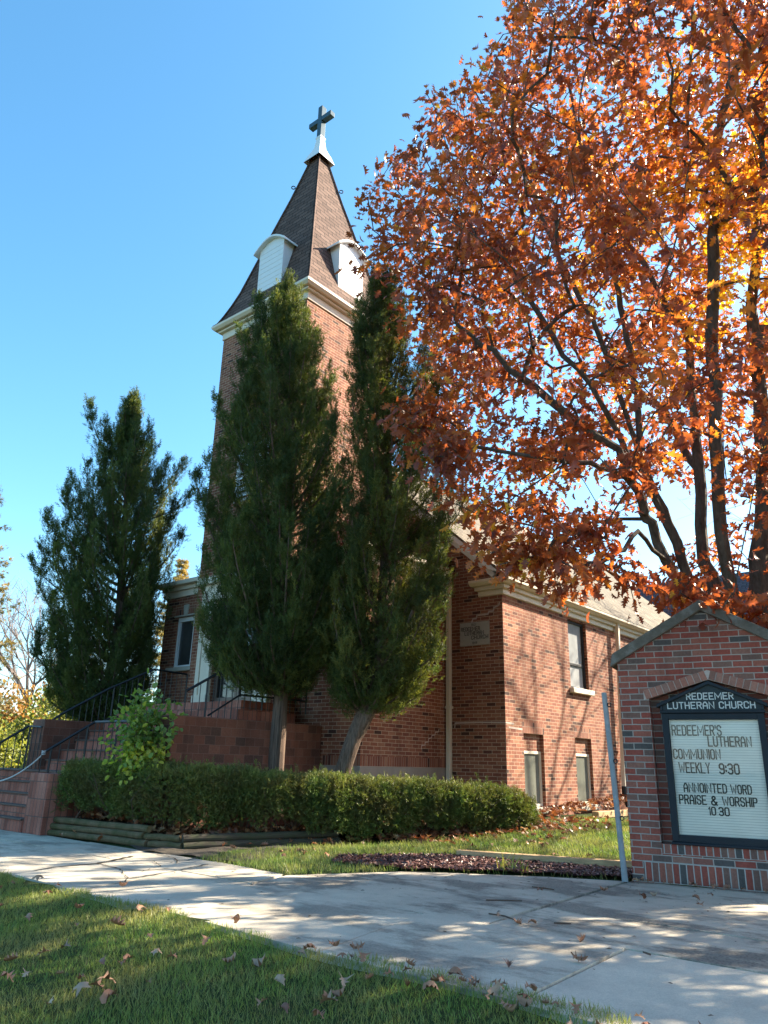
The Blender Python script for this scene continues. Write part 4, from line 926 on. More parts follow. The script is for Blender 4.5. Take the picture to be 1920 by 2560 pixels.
# soldier base, rowlock sill
def strip(name, u0, u1, z0, z1):
    mb = MB(); mb.face((P3(u0, z0, .004), P3(u1, z0, .004), P3(u1, z1, .004), P3(u0, z1, .004)), 0, ((u0, 0), (u1, 0), (u1, z1 - z0), (u0, z1 - z0)))
    for q in ((P3(u0, z0, .0), P3(u1, z0, .0), P3(u1, z0, .004), P3(u0, z0, .004)), (P3(u0, z1, .004), P3(u1, z1, .004), P3(u1, z1, 0), P3(u0, z1, 0))): mb.face(q, 0, ((u0, 0), (u1, 0), (u1, .005), (u0, .005)))
    return mb.build(name, M['brick_sign_soldier'], sign)
strip('soldier_course', .125, WT - .125, .0, .205); strip('soldier_course', O0 + .005, O1 - .005, .288, .384)
# gabled header course above the board: individual header bricks
mb = MB(); cols = []
for s_ in (1, -1):
    k = 10; d = np.array([.675, .208]); Ld = np.linalg.norm(d); d /= Ld; nn = np.array([-d[1], d[0]])
    for i in range(k):
        a0 = Ld * i / k + .004; a1 = Ld * (i + 1) / k - .006
        q = [np.array([-.675, OT - .003]) + d * a0, np.array([-.675, OT - .003]) + d * a1, np.array([-.675, OT - .003]) + d * a1 + nn * .10, np.array([-.675, OT - .003]) + d * a0 + nn * .10]
        q = [(.97 + s_ * p[0], p[1]) for p in q]
        if s_ < 0: q = q[::-1]
        mb.face([P3(p[0], p[1], .012) for p in q]); 
        for j in range(4): a, b = q[j], q[(j + 1) % 4]; mb.face((P3(a[0], a[1], .012), P3(a[0], a[1], -.01), P3(b[0], b[1], -.01), P3(b[0], b[1], .012)))
m_, nt, b_ = mat('header_brick'); g_ = N(nt, 'ShaderNodeNewGeometry'); r_ = ramp(nt, [(0, (.20, .10, .075)), (.35, (.33, .13, .09)), (.7, (.36, .16, .115)), (1, (.24, .13, .10))]); nt.links.new(g_.outputs['Random Per Island'], r_.inputs[0])
n_ = noise(nt, 45, 4, .7, objco(nt)); rr = ramp(nt, [(.3, (.75,) * 3), (.7, (1.15,) * 3)]); nt.links.new(n_.outputs['Fac'], rr.inputs[0]); nt.links.new(mixc(nt, r_.outputs[0], rr.outputs[0], 1, 'MULTIPLY'), b_.inputs['Base Color']); b_.inputs['Roughness'].default_value = .85
mb.build('header_course', m_, sign, merge=False)
bpy.data.objects['header_course'].data.validate()
mb = MB(); q = [(-.70, OT - .01), (0, OA), (.70, OT - .01), (.70, OT + .095), (0, OA + .105), (-.70, OT + .095)]
for a in ((0, 1, 4, 5), (1, 2, 3, 4)): mb.face([P3(.97 + q[i][0], q[i][1], .005) for i in a])
mb.build('mortar_bed', M['mortar'], sign)
mb = MB(); cpz = [(-.075, 2.275), (-.045, 2.425), (.97, 3.0), (1.985, 2.425), (2.015, 2.275), (.97, 2.88)]
L_, R_p = [cpz[0], cpz[5], cpz[2], cpz[1]], [cpz[5], cpz[4], cpz[3], cpz[2]]
for pl_ in (L_, R_p): mb.prism(pl_, None, .055, -TH - .05, origin=S0, U=SD, Nn=SN)
mb.build('coping', M['coping'], sign, bevel=.012)
# cabinet
cab = empty('message_board', tuple(P3(.965, .42)), None); cab.parent = sign; cab.location = Vector(P3(.965, .42)) - Vector(sign.location)
F0, F1, FB, FT = .445, 1.487, .415, 1.745
mb = MB(); t = .068
def bar(mbx, u0, u1, z0, z1, n0, n1): mbx.obox(P3(u0, z0, n0), SD * (u1 - u0), SN * (n1 - n0), (0, 0, z1 - z0))
for q in ((F0, F0 + t, FB, FT), (F1 - t, F1, FB, FT), (F0 + t, F1 - t, FT - t, FT), (F0 + t, F1 - t, FB, FB + .07)): bar(mb, *q, -.12, .0)
bar(mb, F0 - .012, F1 + .012, FB - .028, FB - .001, -.13, .025); bar(mb, F0 - .015, F1 + .015, FT + .001, FT + .03, -.13, .02)
mb.build('board_frame', M['signframe'], cab, bevel=.006)
mb = MB(); hz_ = [(F0, FT + .031), (F1, FT + .031), (F1, OT - .03), (.966, OA - .045), (F0, OT - .03)]
mb.prism(hz_, None, -.015, -.12, origin=S0, U=SD, Nn=SN); hd = mb.build('board_header', m_plain('header_panel', (.022, .030, .034), .5, .15, 6, .04, spec=.25), cab)
mb = MB()
for s_ in (1, -1):
    pl_ = [(.966, OA - .05), (.966, OA - .012), (.966 + s_ * .565, OT - .06), (.966 + s_ * .565, OT - .098)]
    mb.prism(pl_ if s_ < 0 else pl_[::-1], None, .02, -.12, origin=S0, U=SD, Nn=SN)
    bar(mb, .966 + s_ * .515 - .014, .966 + s_ * .515 + .014, FT + .03, OT - .08, -.10, .004)
mb.build('header_moulding', M['signframe'], cab, bevel=.004)
text_mesh('lettering', 'REDEEMER', 1, P3(.728, 1.895, -.014), SD, PZ, M['letter_w'], cab, .475, .066, .004)
text_mesh('lettering', 'LUTHERAN CHURCH', 1, P3(.519, 1.797, -.014), SD, PZ, M['letter_w'], cab, .89, .066, .004)
# grooved white panel
m_, nt, b_ = mat('letter_panel'); uv = uvco(nt); sx_ = N(nt, 'ShaderNodeSeparateXYZ'); nt.links.new(uv, sx_.inputs[0])
dv = N(nt, 'ShaderNodeMath', operation='MULTIPLY'); nt.links.new(sx_.outputs[1], dv.inputs[0]); dv.inputs[1].default_value = 1 / .0265
fr_ = N(nt, 'ShaderNodeMath', operation='FRACT'); nt.links.new(dv.outputs[0], fr_.inputs[0]); r_ = ramp(nt, [(0, (.45, .45, .44)), (.08, (.5, .5, .48)), (.16, (.88, .87, .82)), (.93, (.88, .87, .82)), (1, (.5, .5, .5))]); nt.links.new(fr_.outputs[0], r_.inputs[0])
nz_ = noise(nt, 3, 5, .6, objco(nt)); r2_ = ramp(nt, [(.3, (.88, .88, .86)), (.7, (1.02, 1.02, 1.0))]); nt.links.new(nz_.outputs['Fac'], r2_.inputs[0])
nt.links.new(mixc(nt, r_.outputs[0], r2_.outputs[0], 1, 'MULTIPLY'), b_.inputs['Base Color']); b_.inputs['Roughness'].default_value = .5
mb = MB(); PN = -.06; mb.face((P3(F0 + t, FB + .07, PN), P3(F1 - t, FB + .07, PN), P3(F1 - t, FT - t, PN), P3(F0 + t, FT - t, PN)), 0, ((0, 0), (.9, 0), (.9, FT - FB - t - .07), (0, FT - FB - t - .07)))
mb.build('letter_panel', m_, cab)
for body, u0, z0, u1, z1 in (("REDEEMER'S", .537, 1.513, 1.04, 1.615), ('LUTHERAN', .90, 1.400, 1.325, 1.497), ('COMMUNION', .53, 1.266, 1.005, 1.362), ('WEEKLY', .575, 1.120, .885, 1.220), ('9:30', .985, 1.118, 1.175, 1.216),
                             ('ANNOINTED', .605, .922, 1.03, 1.008), ('WORD', 1.075, .920, 1.27, 1.004), ('PRAISE', .548, .800, .815, .886), ('&', .87, .798, .92, .882), ('WORSHIP', .98, .797, 1.31, .881), ('10', .835, .698, .897, .774), ('30', .935, .697, 1.03, .773)):
    text_mesh('lettering', body, 1, P3(u0, z0, PN + .003), SD, PZ, M['letter'], cab, u1 - u0, z1 - z0, .003, 1.05)
mb = MB(); mb.face((P3(F0 + t, FB + .07, -.025), P3(F1 - t, FB + .07, -.025), P3(F1 - t, FT - t, -.025), P3(F0 + t, FT - t, -.025))); mb.build('pane', M['glass'], cab)

# leaning metal pole beside the sign
pole = empty('metal_pole', (-3.65, 8.52, 0), 'slim blue grey metal pole with eye bolts leaning beside the brick sign', 'pole')
pa, pb = np.array((-3.655, 8.50, .0)), np.array((-3.742, 8.48, 1.97))
mb = MB(); mb.tube([pa, pa * .9 + pb * .1, pb], [.034, .031, .029], 10); mb.build('shaft', M['pole'], pole)
for z in (.93, .62, .32):
    c = pa + (pb - pa) * z; mb = MB(); cc = c + np.array([.05, -.01, 0]); mb.tube([c, c + np.array([.035, -.01, 0])], .006, 6); mb.tube([cc + .022 * np.array([math.cos(a), 0, math.sin(a)]) for a in np.linspace(0, 2 * math.pi, 12)], .006, 6); mb.build('eye_bolt', M['iron'], pole)

# ------------------------------------------------------------------ garden edging
def log(a, b, r, z, m, label):
    a, b = np.array([*a, z]), np.array([*b, z]); n = 9; mb = MB()
    pts = [a + (b - a) * i / n + np.array([random.uniform(-.006, .006), random.uniform(-.006, .006), random.uniform(-.006, .006)]) for i in range(n + 1)]
    mb.tube(pts, [r * random.uniform(.95, 1.05) for _ in pts], 12, 0); o = mb.build('landscape_log', m); tag(o, label, 'log', 'round timber logs edging the hedge bed'); return o
log((-11.72, 6.26), (-9.42, 6.46), .045, .04, M['log'], 'mossy round log lowest of the three beside the step pier')
log((-11.70, 6.29), (-9.55, 6.48), .045, .128, M['log'], 'mossy round log in the middle of the three beside the step pier')
log((-11.66, 6.33), (-9.50, 6.52), .045, .214, M['log'], 'pale weathered round log on top of the three beside the step pier')
log((-9.54, 6.50), (-8.98, 6.66), .043, .125, M['log'], 'short round log at the bend, top of the edging before the hedge')
log((-9.40, 6.47), (-8.92, 6.66), .043, .04, M['log'], 'short round log at the bend, under the topmost one')
log((-8.93, 6.66), (-8.22, 8.9), .048, .135, M['logdark'], 'dark log under the middle of the hedge, upper of two')
log((-8.90, 6.66), (-8.18, 8.9), .048, .043, M['logdark'], 'dark log under the middle of the hedge, lower of two')
mb = MB(); ta, tb = np.array((-5.98, 8.72, -.01)), np.array((-3.72, 9.33, .0)); d = tb - ta; d /= np.linalg.norm(d); nv = np.array([-d[1], d[0], 0])
mb.obox(ta, tb - ta, nv * .12, (0, 0, .115)); o = mb.build('timber_beam', M['timber'], bevel=.008); tag(o, 'new yellow timber beam lying along the back of the mulch strip', 'beam')
mb = MB(); a = np.array((XC + .85, 14.6, .23)); b = np.array((XC + .9, 18.6, .23)); mb.obox(a, b - a, (.14, 0, 0), (0, 0, .12)); tag(mb.build('edging_board', M['timber'], bevel=.01), 'pale edging board lying along the foot of the side wall', 'board')

# ------------------------------------------------------------------ fallen leaves
FALL = [(0, (.36, .20, .115)), (.25, (.28, .12, .06)), (.5, (.34, .165, .09)), (.75, (.21, .08, .045)), (1, (.42, .28, .18))]
M['leaf_fallen'] = None
def m_obj_leaf(name, stops):
    m, nt, b = mat(name); oi = N(nt, 'ShaderNodeObjectInfo'); r = ramp(nt, stops); nt.links.new(oi.outputs['Random'], r.inputs[0])
    n = noise(nt, 40, 3, .6, objco(nt)); r2 = ramp(nt, [(.3, (.8,) * 3), (.7, (1.15,) * 3)]); nt.links.new(n.outputs['Fac'], r2.inputs[0])
    nt.links.new(mixc(nt, r.outputs[0], r2.outputs[0], 1, 'MULTIPLY'), b.inputs['Base Color']); b.inputs['Roughness'].default_value = .6; return m
MLF = m_obj_leaf('fallen_leaf', FALL)
leaf_me = []
for k in range(6):
    v, t = oak_leaf([.5, .9, .2, -.6, 1.1, .35][k], [.8, .5, 1.1, .9, .4, 1.3][k], [1, .9, 1.05, 1, .8, 1][k], 20 + k); v = v - np.array([.5, 0, 0]); v[:, 2] -= v[:, 2].min()
    me = bpy.data.meshes.new('fallen_leaf'); me.from_pydata(v.tolist(), [], t.tolist()); me.materials.append(MLF); me.polygons.foreach_set('use_smooth', np.ones(len(t), bool)); leaf_me.append(me)
def fallen(x, y, z, s_, label, group):
    o = bpy.data.objects.new('fallen_leaf', random.choice(leaf_me)); COL.objects.link(o); o.location = (x, y, z); o.scale = (s_,) * 3
    o.rotation_euler = (random.uniform(-.35, .35), random.uniform(-.35, .35), random.uniform(0, 6.28)); tag(o, label, 'leaf', group)
lawn_named = [(110, 2385), (205, 2480), (265, 2455), (275, 2500), (125, 2510), (30, 2400), (575, 2405), (430, 2395), (390, 2385), (700, 2455), (290, 2310), (350, 2275), (585, 2305), (650, 2415), (855, 2455), (905, 2395), (15, 2450), (795, 2545), (1020, 2465), (255, 2408), (240, 2470), (820, 2508), (512, 2352), (200, 2270), (95, 2200), (310, 2215)]
for i, (x, y) in enumerate(lawn_named):
    z = -.1
    for _ in range(6): p = onz(x, y, z); z = float(ground_z(p[0], p[1])) + .045
    fallen(p[0], p[1], z, random.uniform(.085, .13), 'large dry brown oak leaf lying on the front lawn', 'large fallen leaves on the front lawn')
for i in range(90):
    x = random.uniform(-8.5, -.6); y = random.uniform(1.2, 3.95); fallen(x, y, float(ground_z(x, y)) + .035, random.uniform(.05, .10), 'small dry leaf lying among the grass of the front lawn', 'small fallen leaves on the front lawn')
for i in range(28):
    x = random.uniform(-3.8, -1.2); y = 3.86 + random.gauss(0, .10) - .02; fallen(x, y, float(ground_z(x, y)) + .03, random.uniform(.06, .11), 'dry leaf caught along the lawn edge of the sidewalk', 'fallen leaves along the sidewalk edge')
for x, y in ((1245, 2290), (1295, 2310), (1605, 2245), (1635, 2240), (1750, 2265), (1507, 2227), (1330, 2310), (1450, 2405), (1272, 2417), (1775, 2240), (1740, 2248), (1350, 2228), (1457, 2352)):
    p = onz(x, y, .01); fallen(p[0], p[1], .012, random.uniform(.07, .11), 'dry tan leaf lying flat on the grey concrete near the sign', 'fallen leaves on the concrete')
for i in range(26):
    t = random.random(); x = -3.6 + 1.9 * t + random.uniform(-.05, .05); y = 8.62 + .42 * t + random.uniform(-.09, .0); fallen(x, y, .012, random.uniform(.05, .09), 'brown leaf blown against the foot of the brick sign', 'fallen leaves at the foot of the sign')
for i in range(70):
    x = random.uniform(-8.6, -4.2); y = random.uniform(7.0, 12.5)
    if inpoly(x, y, CONC) or inpoly(x, y, MULCH) or (x < -8 and y > 8) or y > 9.2 + (x + 6) * -.6 + 2: continue
    fallen(x, y, float(ground_z(x, y)) + .03, random.uniform(.08, .13), 'rust leaf lying on the shaded lawn before the hedge', 'fallen leaves on the church lawn')

def np_litter():
    P = []
    for _ in range(2700):
        t = random.random()
        if t < .55:
            k = random.random(); ctr = [(-11.5, 6.75), (-9.5, 6.95), (-8.75, 8.3), (-7.9, 10.2), (-7.0, 12.0)]; f = k * 4; i = min(3, int(f)); f -= i
            x = ctr[i][0] * (1 - f) + ctr[i + 1][0] * f + random.gauss(.02, .2); y = ctr[i][1] * (1 - f) + ctr[i + 1][1] * f + random.gauss(-.03, .2)
        elif t < .72: x = random.gauss(-7.0, .7); y = random.gauss(12.3, 1.0)
        elif t < .88: x = XC + abs(random.gauss(.1, .45)); y = random.uniform(12.9, 18.5)
        else: x = random.gauss(-7.5, .45); y = random.uniform(9.6, 12.2)
        if x < XC and y > YN - .05 or x < -11.6 or (x < -9.93 and y > 7.0): continue
        z = float(ground_z(x, y))
        if y < 7.45 and x < -8.75 and y > 6.5: z = BEDZ if x < -9.75 else .13
        elif x < -7.4 + (12 - y) * -.3 and y > 7.4: z = max(.13 + max(0, y - 10.5) * .05, .15 - (y - 7.0) * .02)
        P.append((x, y, z + .03 + .05 * random.random()))
    P = np.array(P); n = len(P); X = rdir(n); X[:, 2] *= .35; Z = np.array([0, 0, 1.0]) + .55 * RS.normal(size=(n, 3))
    v, t, r = scatter(OAK, P - .06 * norm(X), X, Z, RS.uniform(.08, .14, n), RS.rand(n))
    m = m_leaf('litter_leaf', [(0, (.09, .035, .018)), (.3, (.18, .058, .026)), (.6, (.25, .095, .042)), (.85, (.34, .18, .085)), (1, (.42, .29, .17))], .2)
    tag(np_mesh('leaf_litter', v, t, r, m), 'bed of rust brown fallen leaves under the hedge and along the church wall', 'leaves', kind='stuff')
np_litter()

# ------------------------------------------------------------------ grass
GR = [(0, (.09, .16, .036)), (.35, (.135, .23, .05)), (.6, (.185, .285, .065)), (.82, (.26, .32, .085)), (.9, (.22, .20, .08)), (1, (.36, .30, .16))]
M['grass'] = m_leaf('grass_blade', GR, .35, (1.5, 1.5, .8), .5, .3, patch=(1.5, (.30, .25, .11), .7))
GB = [blade(.075, .35), blade(.06, .7), blade(.09, .15)]
def grass(name, n, region, hmin, hmax, label):
    P = region(n); n = len(P); X = np.stack([RS.normal(0, .38, n), RS.normal(0, .38, n), np.ones(n)], -1); Z = rdir(n)
    v, t, r = scatter(GB, P, X, Z, RS.uniform(hmin, hmax, n), RS.beta(1.6, 1.9, n))
    tag(np_mesh(name, v, t, r, M['grass']), label, 'grass', kind='stuff')
def reg_front(n):
    x = RS.uniform(-12.5, .8, n); y = 4.05 - 3.6 * RS.beta(1, 1.15, n)
    e = .05 * np.sin(x * 5.3) + .04 * np.sin(x * 13 + 1) + .07 * np.sin(x * 1.9)
    k = (y < 3.98 + e) & ~((np.hypot(x, y) < 1.2)); x, y = x[k], y[k]
    px, py, d = proj(np.stack([x, y, ground_z(x, y)], -1)); k = (d > 0) & (px > -700) & (px < 2500) & (py < 3300)
    x, y = x[k], y[k]; return np.stack([x, y, ground_z(x, y) - .005], -1)
grass('front_grass', 230000, reg_front,   .025, .058, 'short green grass of the front lawn before the sidewalk')
def reg_back(n):
    x = RS.uniform(-9.0, -1, n); y = RS.uniform(6.1, 14.5, n)
    k = ~inpoly(x, y, CONC) & ~inpoly(x, y, MULCH) & (x > -8.35 + .12 * np.sin(y * 7)) & ~((x < XC + .75) & (y > 12.2))
    hx = np.interp(y, [6, 8.3, 10.2, 11.8], [-8.3, -8.1, -7.2, -6.3]); k &= (x > hx) | (y > 13.0); k &= ~((y < 6.7) & (x < -8.0))
    ss = np.stack([x - S0[0], y - S0[1]], -1); k &= ~((ss @ SD[:2] > -.02) & (ss @ -SN[:2] < .6))
    x, y = x[k], y[k]; return np.stack([x, y, ground_z(x, y) - .005], -1)
grass('side_grass', 120000, reg_back, .04, .09, 'green grass between the mulch strip and the church hedge')

# mulch chips, debris, twigs, tuft
def chips():
    n = 9000; x = RS.uniform(-7.1, -3.6, n); y = RS.uniform(6.9, 9.4, n); k = inpoly(x, y, MULCH) | (inpoly(x, y - .06, MULCH) & (RS.rand(n) < .3)); x, y = x[k], y[k]; n = len(x)
    P = np.stack([x, y, ground_z(x, y) + .035 + .02 * RS.rand(n)], -1); X = rdir(n); X[:, 2] *= .4
    tv = np.array([(-.5, -.2, 0), (.5, -.15, 0), (.5, .2, 0), (-.5, .15, 0), (0, 0, .18)]); tt = np.array([(0, 1, 4), (1, 2, 4), (2, 3, 4), (3, 0, 4)])
    v, t, r = scatter([(tv, tt)], P, X, np.array([0, 0, 1.0]) + .5 * RS.normal(size=(n, 3)), RS.uniform(.025, .06, n), RS.rand(n))
    tag(np_mesh('mulch_chips', v, t, r, m_leaf('mulch_chip', [(0, (.05, .022, .02)), (.5, (.12, .05, .044)), (1, (.20, .10, .085))], .0)), 'dark red wood chip mulch strip beside the sidewalk', 'mulch', kind='stuff')
    n = 900; x = RS.uniform(-9, 0, n); y = RS.uniform(3.9, 9.2, n); w = np.exp(-((y - (8.2 + (x + 3) * .2)) / 1.3) ** 2) + .12; k = inpoly(x, y, CONC) & (RS.rand(n) < w); x, y = x[k], y[k]; n = len(x)
    P = np.stack([x, y, np.full(n, .008)], -1); X = rdir(n); X[:, 2] = 0
    v, t, r = scatter([(tv, tt)], P, X, np.array([0, 0, 1.0]) + .1 * RS.normal(size=(n, 3)), RS.uniform(.012, .04, n), RS.rand(n))
    tag(np_mesh('debris', v, t, r, m_leaf('debris_bit', [(0, (.03, .025, .02)), (.6, (.09, .07, .05)), (1, (.2, .15, .1))], .0)), 'small dark seed and bark crumbs strewn over the concrete', 'debris', kind='stuff')
chips()
for i, (pts, lab) in enumerate((([(1222, 2284), (1262, 2290), (1283, 2298), (1303, 2310)], 'forked brown twig lying across the concrete joint'), ([(1215, 2250), (1262, 2251), (1305, 2252)], 'thin straight twig lying on the worn concrete'),
                                ([(1330, 2217), (1360, 2220), (1385, 2224)], 'thin twig on the concrete below the mulch strip'), ([(1385, 2307), (1410, 2308), (1428, 2309)], 'short dark twig on the concrete beside the joint'), ([(1608, 2380), (1626, 2386)], 'tiny dark twig at the corner of the pale slab'))):
    mb = MB(); mb.tube([onz(*q, .012) for q in pts], [.006, .007, .005, .004][:len(pts)], 5); tag(mb.build('twig', M['twig']), lab, 'twig')
def tuft(px, n, h, label):
    c = onz(*px, .03); c = np.array([c[0], c[1], .03]); P = c + np.stack([RS.normal(0, .06, n), RS.normal(0, .03, n), np.zeros(n)], -1); X = np.stack([RS.normal(0, .6, n), RS.normal(0, .4, n), np.ones(n)], -1)
    v, t, r = scatter([blade(.07, .9), blade(.06, .5)], P, X, rdir(n), RS.uniform(h * .6, h, n), RS.rand(n))
    tag(np_mesh('leafy_tuft', v, t, r, m_leaf('tuft_blade', [(0, (.10, .16, .03)), (1, (.30, .33, .08))], .4)), label, 'plant')
tuft((1262, 2176), 16, .26, 'yellow green strappy tuft growing in the mulch before the timber'); tuft((1305, 2178), 14, .2, 'smaller straw coloured tuft in the mulch nearer the pole')

# ------------------------------------------------------------------ junipers
JUN = [(0, (.028, .05, .02)), (.3, (.046, .078, .026)), (.55, (.07, .105, .032)), (.8, (.11, .145, .04)), (1, (.18, .195, .05))]
def juniper(name, base, rows, axis, label, seed, nb, trunk_r, lean=None, mat_patch=(.07, .075, .03), top_leaders=(), dens=1.0, sky_gap=0.0, forks=()):
    """rows: (z, left, right) half widths measured across the view; axis(z) -> xy of the trunk"""
    rs = np.random.RandomState(seed); b = np.array(base, float)
    n = np.array([b[0], b[1], 0.]); n /= np.linalg.norm(n); s_ = np.array([n[1], -n[0], 0.])
    zs = np.array([r[0] for r in rows]); Ls = np.array([r[1] for r in rows]); Rs_ = np.array([r[2] for r in rows])
    o_ = np.argsort(zs); zs, Ls, Rs_ = zs[o_], Ls[o_], Rs_[o_]
    root = empty(name, tuple(b), label, 'tree', 'tall junipers before the church')
    mbt = MB(); zt = zs[-1]
    tz = np.linspace(b[2] - .1, zt - .3, 30); mbt.tube([(*axis(z), z) for z in tz], [trunk_r * (1 - .93 * ((z - tz[0]) / (tz[-1] - tz[0])) ** .9) * (1.25 if i == 0 else 1) + .008 for i, z in enumerate(tz)], 22, flute=.07)
    P, X, sc, R = [], [], [], []
    def spray(pos, d, size, clump, m=1):
        for _ in range(m):
            P.append(pos + rs.normal(0, .045, 3)); v = d + rs.normal(0, .45, 3) + np.array([0, 0, .35]); X.append(v); sc.append(size * rs.uniform(.7, 1.35)); R.append(np.clip(clump + rs.normal(0, .13), 0, 1))
    def fol(path, plume, clump, m, tmin):
        kk = len(path) - 1
        for _ in range(m):
            t = tmin + (1 - tmin) * rs.rand() ** .75; j = min(kk - 1, int(t * kk)); f = t * kk - j; p = path[j] * (1 - f) + path[j + 1] * f; tg = path[j + 1] - path[j]; tg = tg / (np.linalg.norm(tg) + 1e-9)
            rad = plume * (min(1, .35 + 1.6 * t) if t < .45 else max(.04, 1 - ((t - .45) / .56) ** 1.25)); o = rs.normal(0, 1, 3); o *= rad * .62 * rs.rand() ** .3 / (np.linalg.norm(o) + 1e-6) * 1.5
            q = p + o; spray(q, tg * .9 + o / (rad + .02) * .55 + np.array([0, 0, .45]), rs.uniform(.07, .12), clump + .12 * (t - .5), 2)
    zlo = zs[0]
    for i in range(nb):
        u = (i + rs.rand()) / nb; ztip = zlo + (zt - zlo) * u ** 1.18
        ll = rs.uniform(.2, .75) * (.4 if ztip < zlo + .9 else 1) * min(1, (zt - ztip) / 1.5 + .35); ztip = min(ztip, zt - ll - .05); ze = min(zt, ztip + .65 * ll)
        L_, R_ = np.interp(ze, zs, Ls), np.interp(ze, zs, Rs_); phi = i * 2.399963 + rs.normal(0, .3)
        cs, cn = math.cos(phi), math.sin(phi); half = (R_ if cs > 0 else L_)
        a0 = np.array([*axis(ztip), ztip]); base0 = np.array([b[0], b[1], ztip])
        lim = base0 + s_ * half - a0; wide = abs(lim @ s_); mean_w = (R_ - L_) / 2
        reach = rs.uniform(.78, 1.02) * math.hypot(wide * cs, mean_w * .95 * cn); reach = max(.05, reach)
        dirn = s_ * (1 if cs > 0 else -1) * abs(cs) + n * cn; dirn /= np.linalg.norm(dirn)
        # lim may lie on the other side of the leaning axis
        tip = a0 + s_ * (lim @ s_) * abs(cs) * rs.uniform(.8, 1.03) + n * cn * mean_w * rs.uniform(.7, 1.0)
        lowb = ztip < zlo + .9; tip = a0 + (tip - a0) * (rs.uniform(.8, 1.05) if lowb else rs.uniform(.66, 1.12))
        rise = rs.uniform(.35, .85) * (.6 + reach) * (.35 if lowb else 1); z0 = max(zlo - .25, ztip - rise - .2); z0 = max(z0, b[2] + .6)
        st = np.array([*axis(z0), z0]); c1 = st + (tip - st) * np.array([.62, .62, .22])
        ts = np.linspace(0, 1, 10); path = [(1 - t) ** 2 * st + 2 * t * (1 - t) * c1 + t * t * tip for t in ts]
        path += [tip + np.array([0, 0, ll * .5]) + dirn * .02, tip + np.array([0, 0, ll]) + dirn * .03]; tp = np.linspace(0, 1, 12)
        mbt.tube(path, list(np.interp(tp, [0, 1], [.018 + .016 * reach, .003])), 4, cap=False)
        clump = np.clip(rs.normal(.52, .24), .05, .98); plume = rs.uniform(.14, .36) * (.5 + .5 * min(1, mean_w)); fol(path, plume, clump, int((44 + 62 * reach) * dens), .15)
    for (px, py, depth, lx) in top_leaders:
        r = ray(px, py); pt = CAMP + r * ((b - CAMP) @ n) / (r @ n) + n * depth; zb = max(zlo, pt[2] - 1.9 * lx); st = np.array([*axis(zb), zb]); c1 = np.array([pt[0] * .8 + st[0] * .2, pt[1] * .8 + st[1] * .2, st[2] + (pt[2] - st[2]) * .35])
        ts = np.linspace(0, 1, 12); path = [(1 - t) ** 2 * st + 2 * t * (1 - t) * c1 + t * t * pt for t in ts]; mbt.tube(path, list(np.interp(ts, [0, 1], [.022, .003])), 4, cap=False)
        fol(path, .24, np.clip(rs.normal(.55, .15), 0, 1), int(150 * lx), .3)
    P, X, sc, R = map(np.array, (P, X, sc, R))
    k = ~((P[:, 0] < XW + .03) & (P[:, 1] > YW - .03) & (P[:, 2] < 5.0) & (P[:, 0] > XWL)) & ~((P[:, 0] < XTR + .03) & (P[:, 0] > XTL) & (P[:, 1] > YT - .05))
    if sky_gap: k &= rs.rand(len(P)) > sky_gap
    P, X, sc, R = P[k], X[k], sc[k], R[k]
    v, t, r = scatter(FROND, P, X, rdir(len(P)), sc * 1.6, R)
    m = m_leaf(name + '_foliage', JUN, .35, (1.7, 1.6, .7), .6, .25, patch=(1.1, mat_patch, .4))
    np_mesh('crown', v, t, r, m, root)
    for fk in forks: mbt.tube([np.array(p) for p in fk[0]], fk[1], 12, flute=.06)
    mbt.build('trunk', M['bark_jun'], root); return root
def lin(pts):
    zs = [p[0] for p in pts]; return lambda z: (float(np.interp(z, zs, [p[1] for p in pts])), float(np.interp(z, zs, [p[2] for p in pts])))
juniper('juniper_tree', (-9.65, 8.9, .4), [(10.1, -.42, -.28), (9.75, -.85, 0), (9.35, -1.25, .15), (8.9, -1.2, .25), (8.5, -1.25, .5), (8.0, -1.3, .7), (7.2, -1.5, .85), (6.4, -1.55, 1.02), (5.6, -1.7, 1.0), (4.9, -1.82, .96), (4.45, -1.65, .9), (3.8, -1.5, .98), (3.1, -1.48, .95), (2.7, -1.2, .6), (2.45, -.85, .35)],
        lin([(0, -9.65, 8.9), (2.5, -9.62, 8.9), (6, -9.72, 8.86), (10.2, -9.93, 8.62)]), 'tallest dense green juniper with a straight stringy trunk in front of the tower', 31, 165, .135,
        top_leaders=((722, 712, -.2, .9), (648, 742, 0, .8), (690, 780, -.5, .8), (598, 800, .3, .6), (770, 800, .2, .6), (537, 985, .2, .8), (520, 1150, 0, .7), (492, 1222, 0, .6), (835, 930, .3, .6)), dens=1.15)
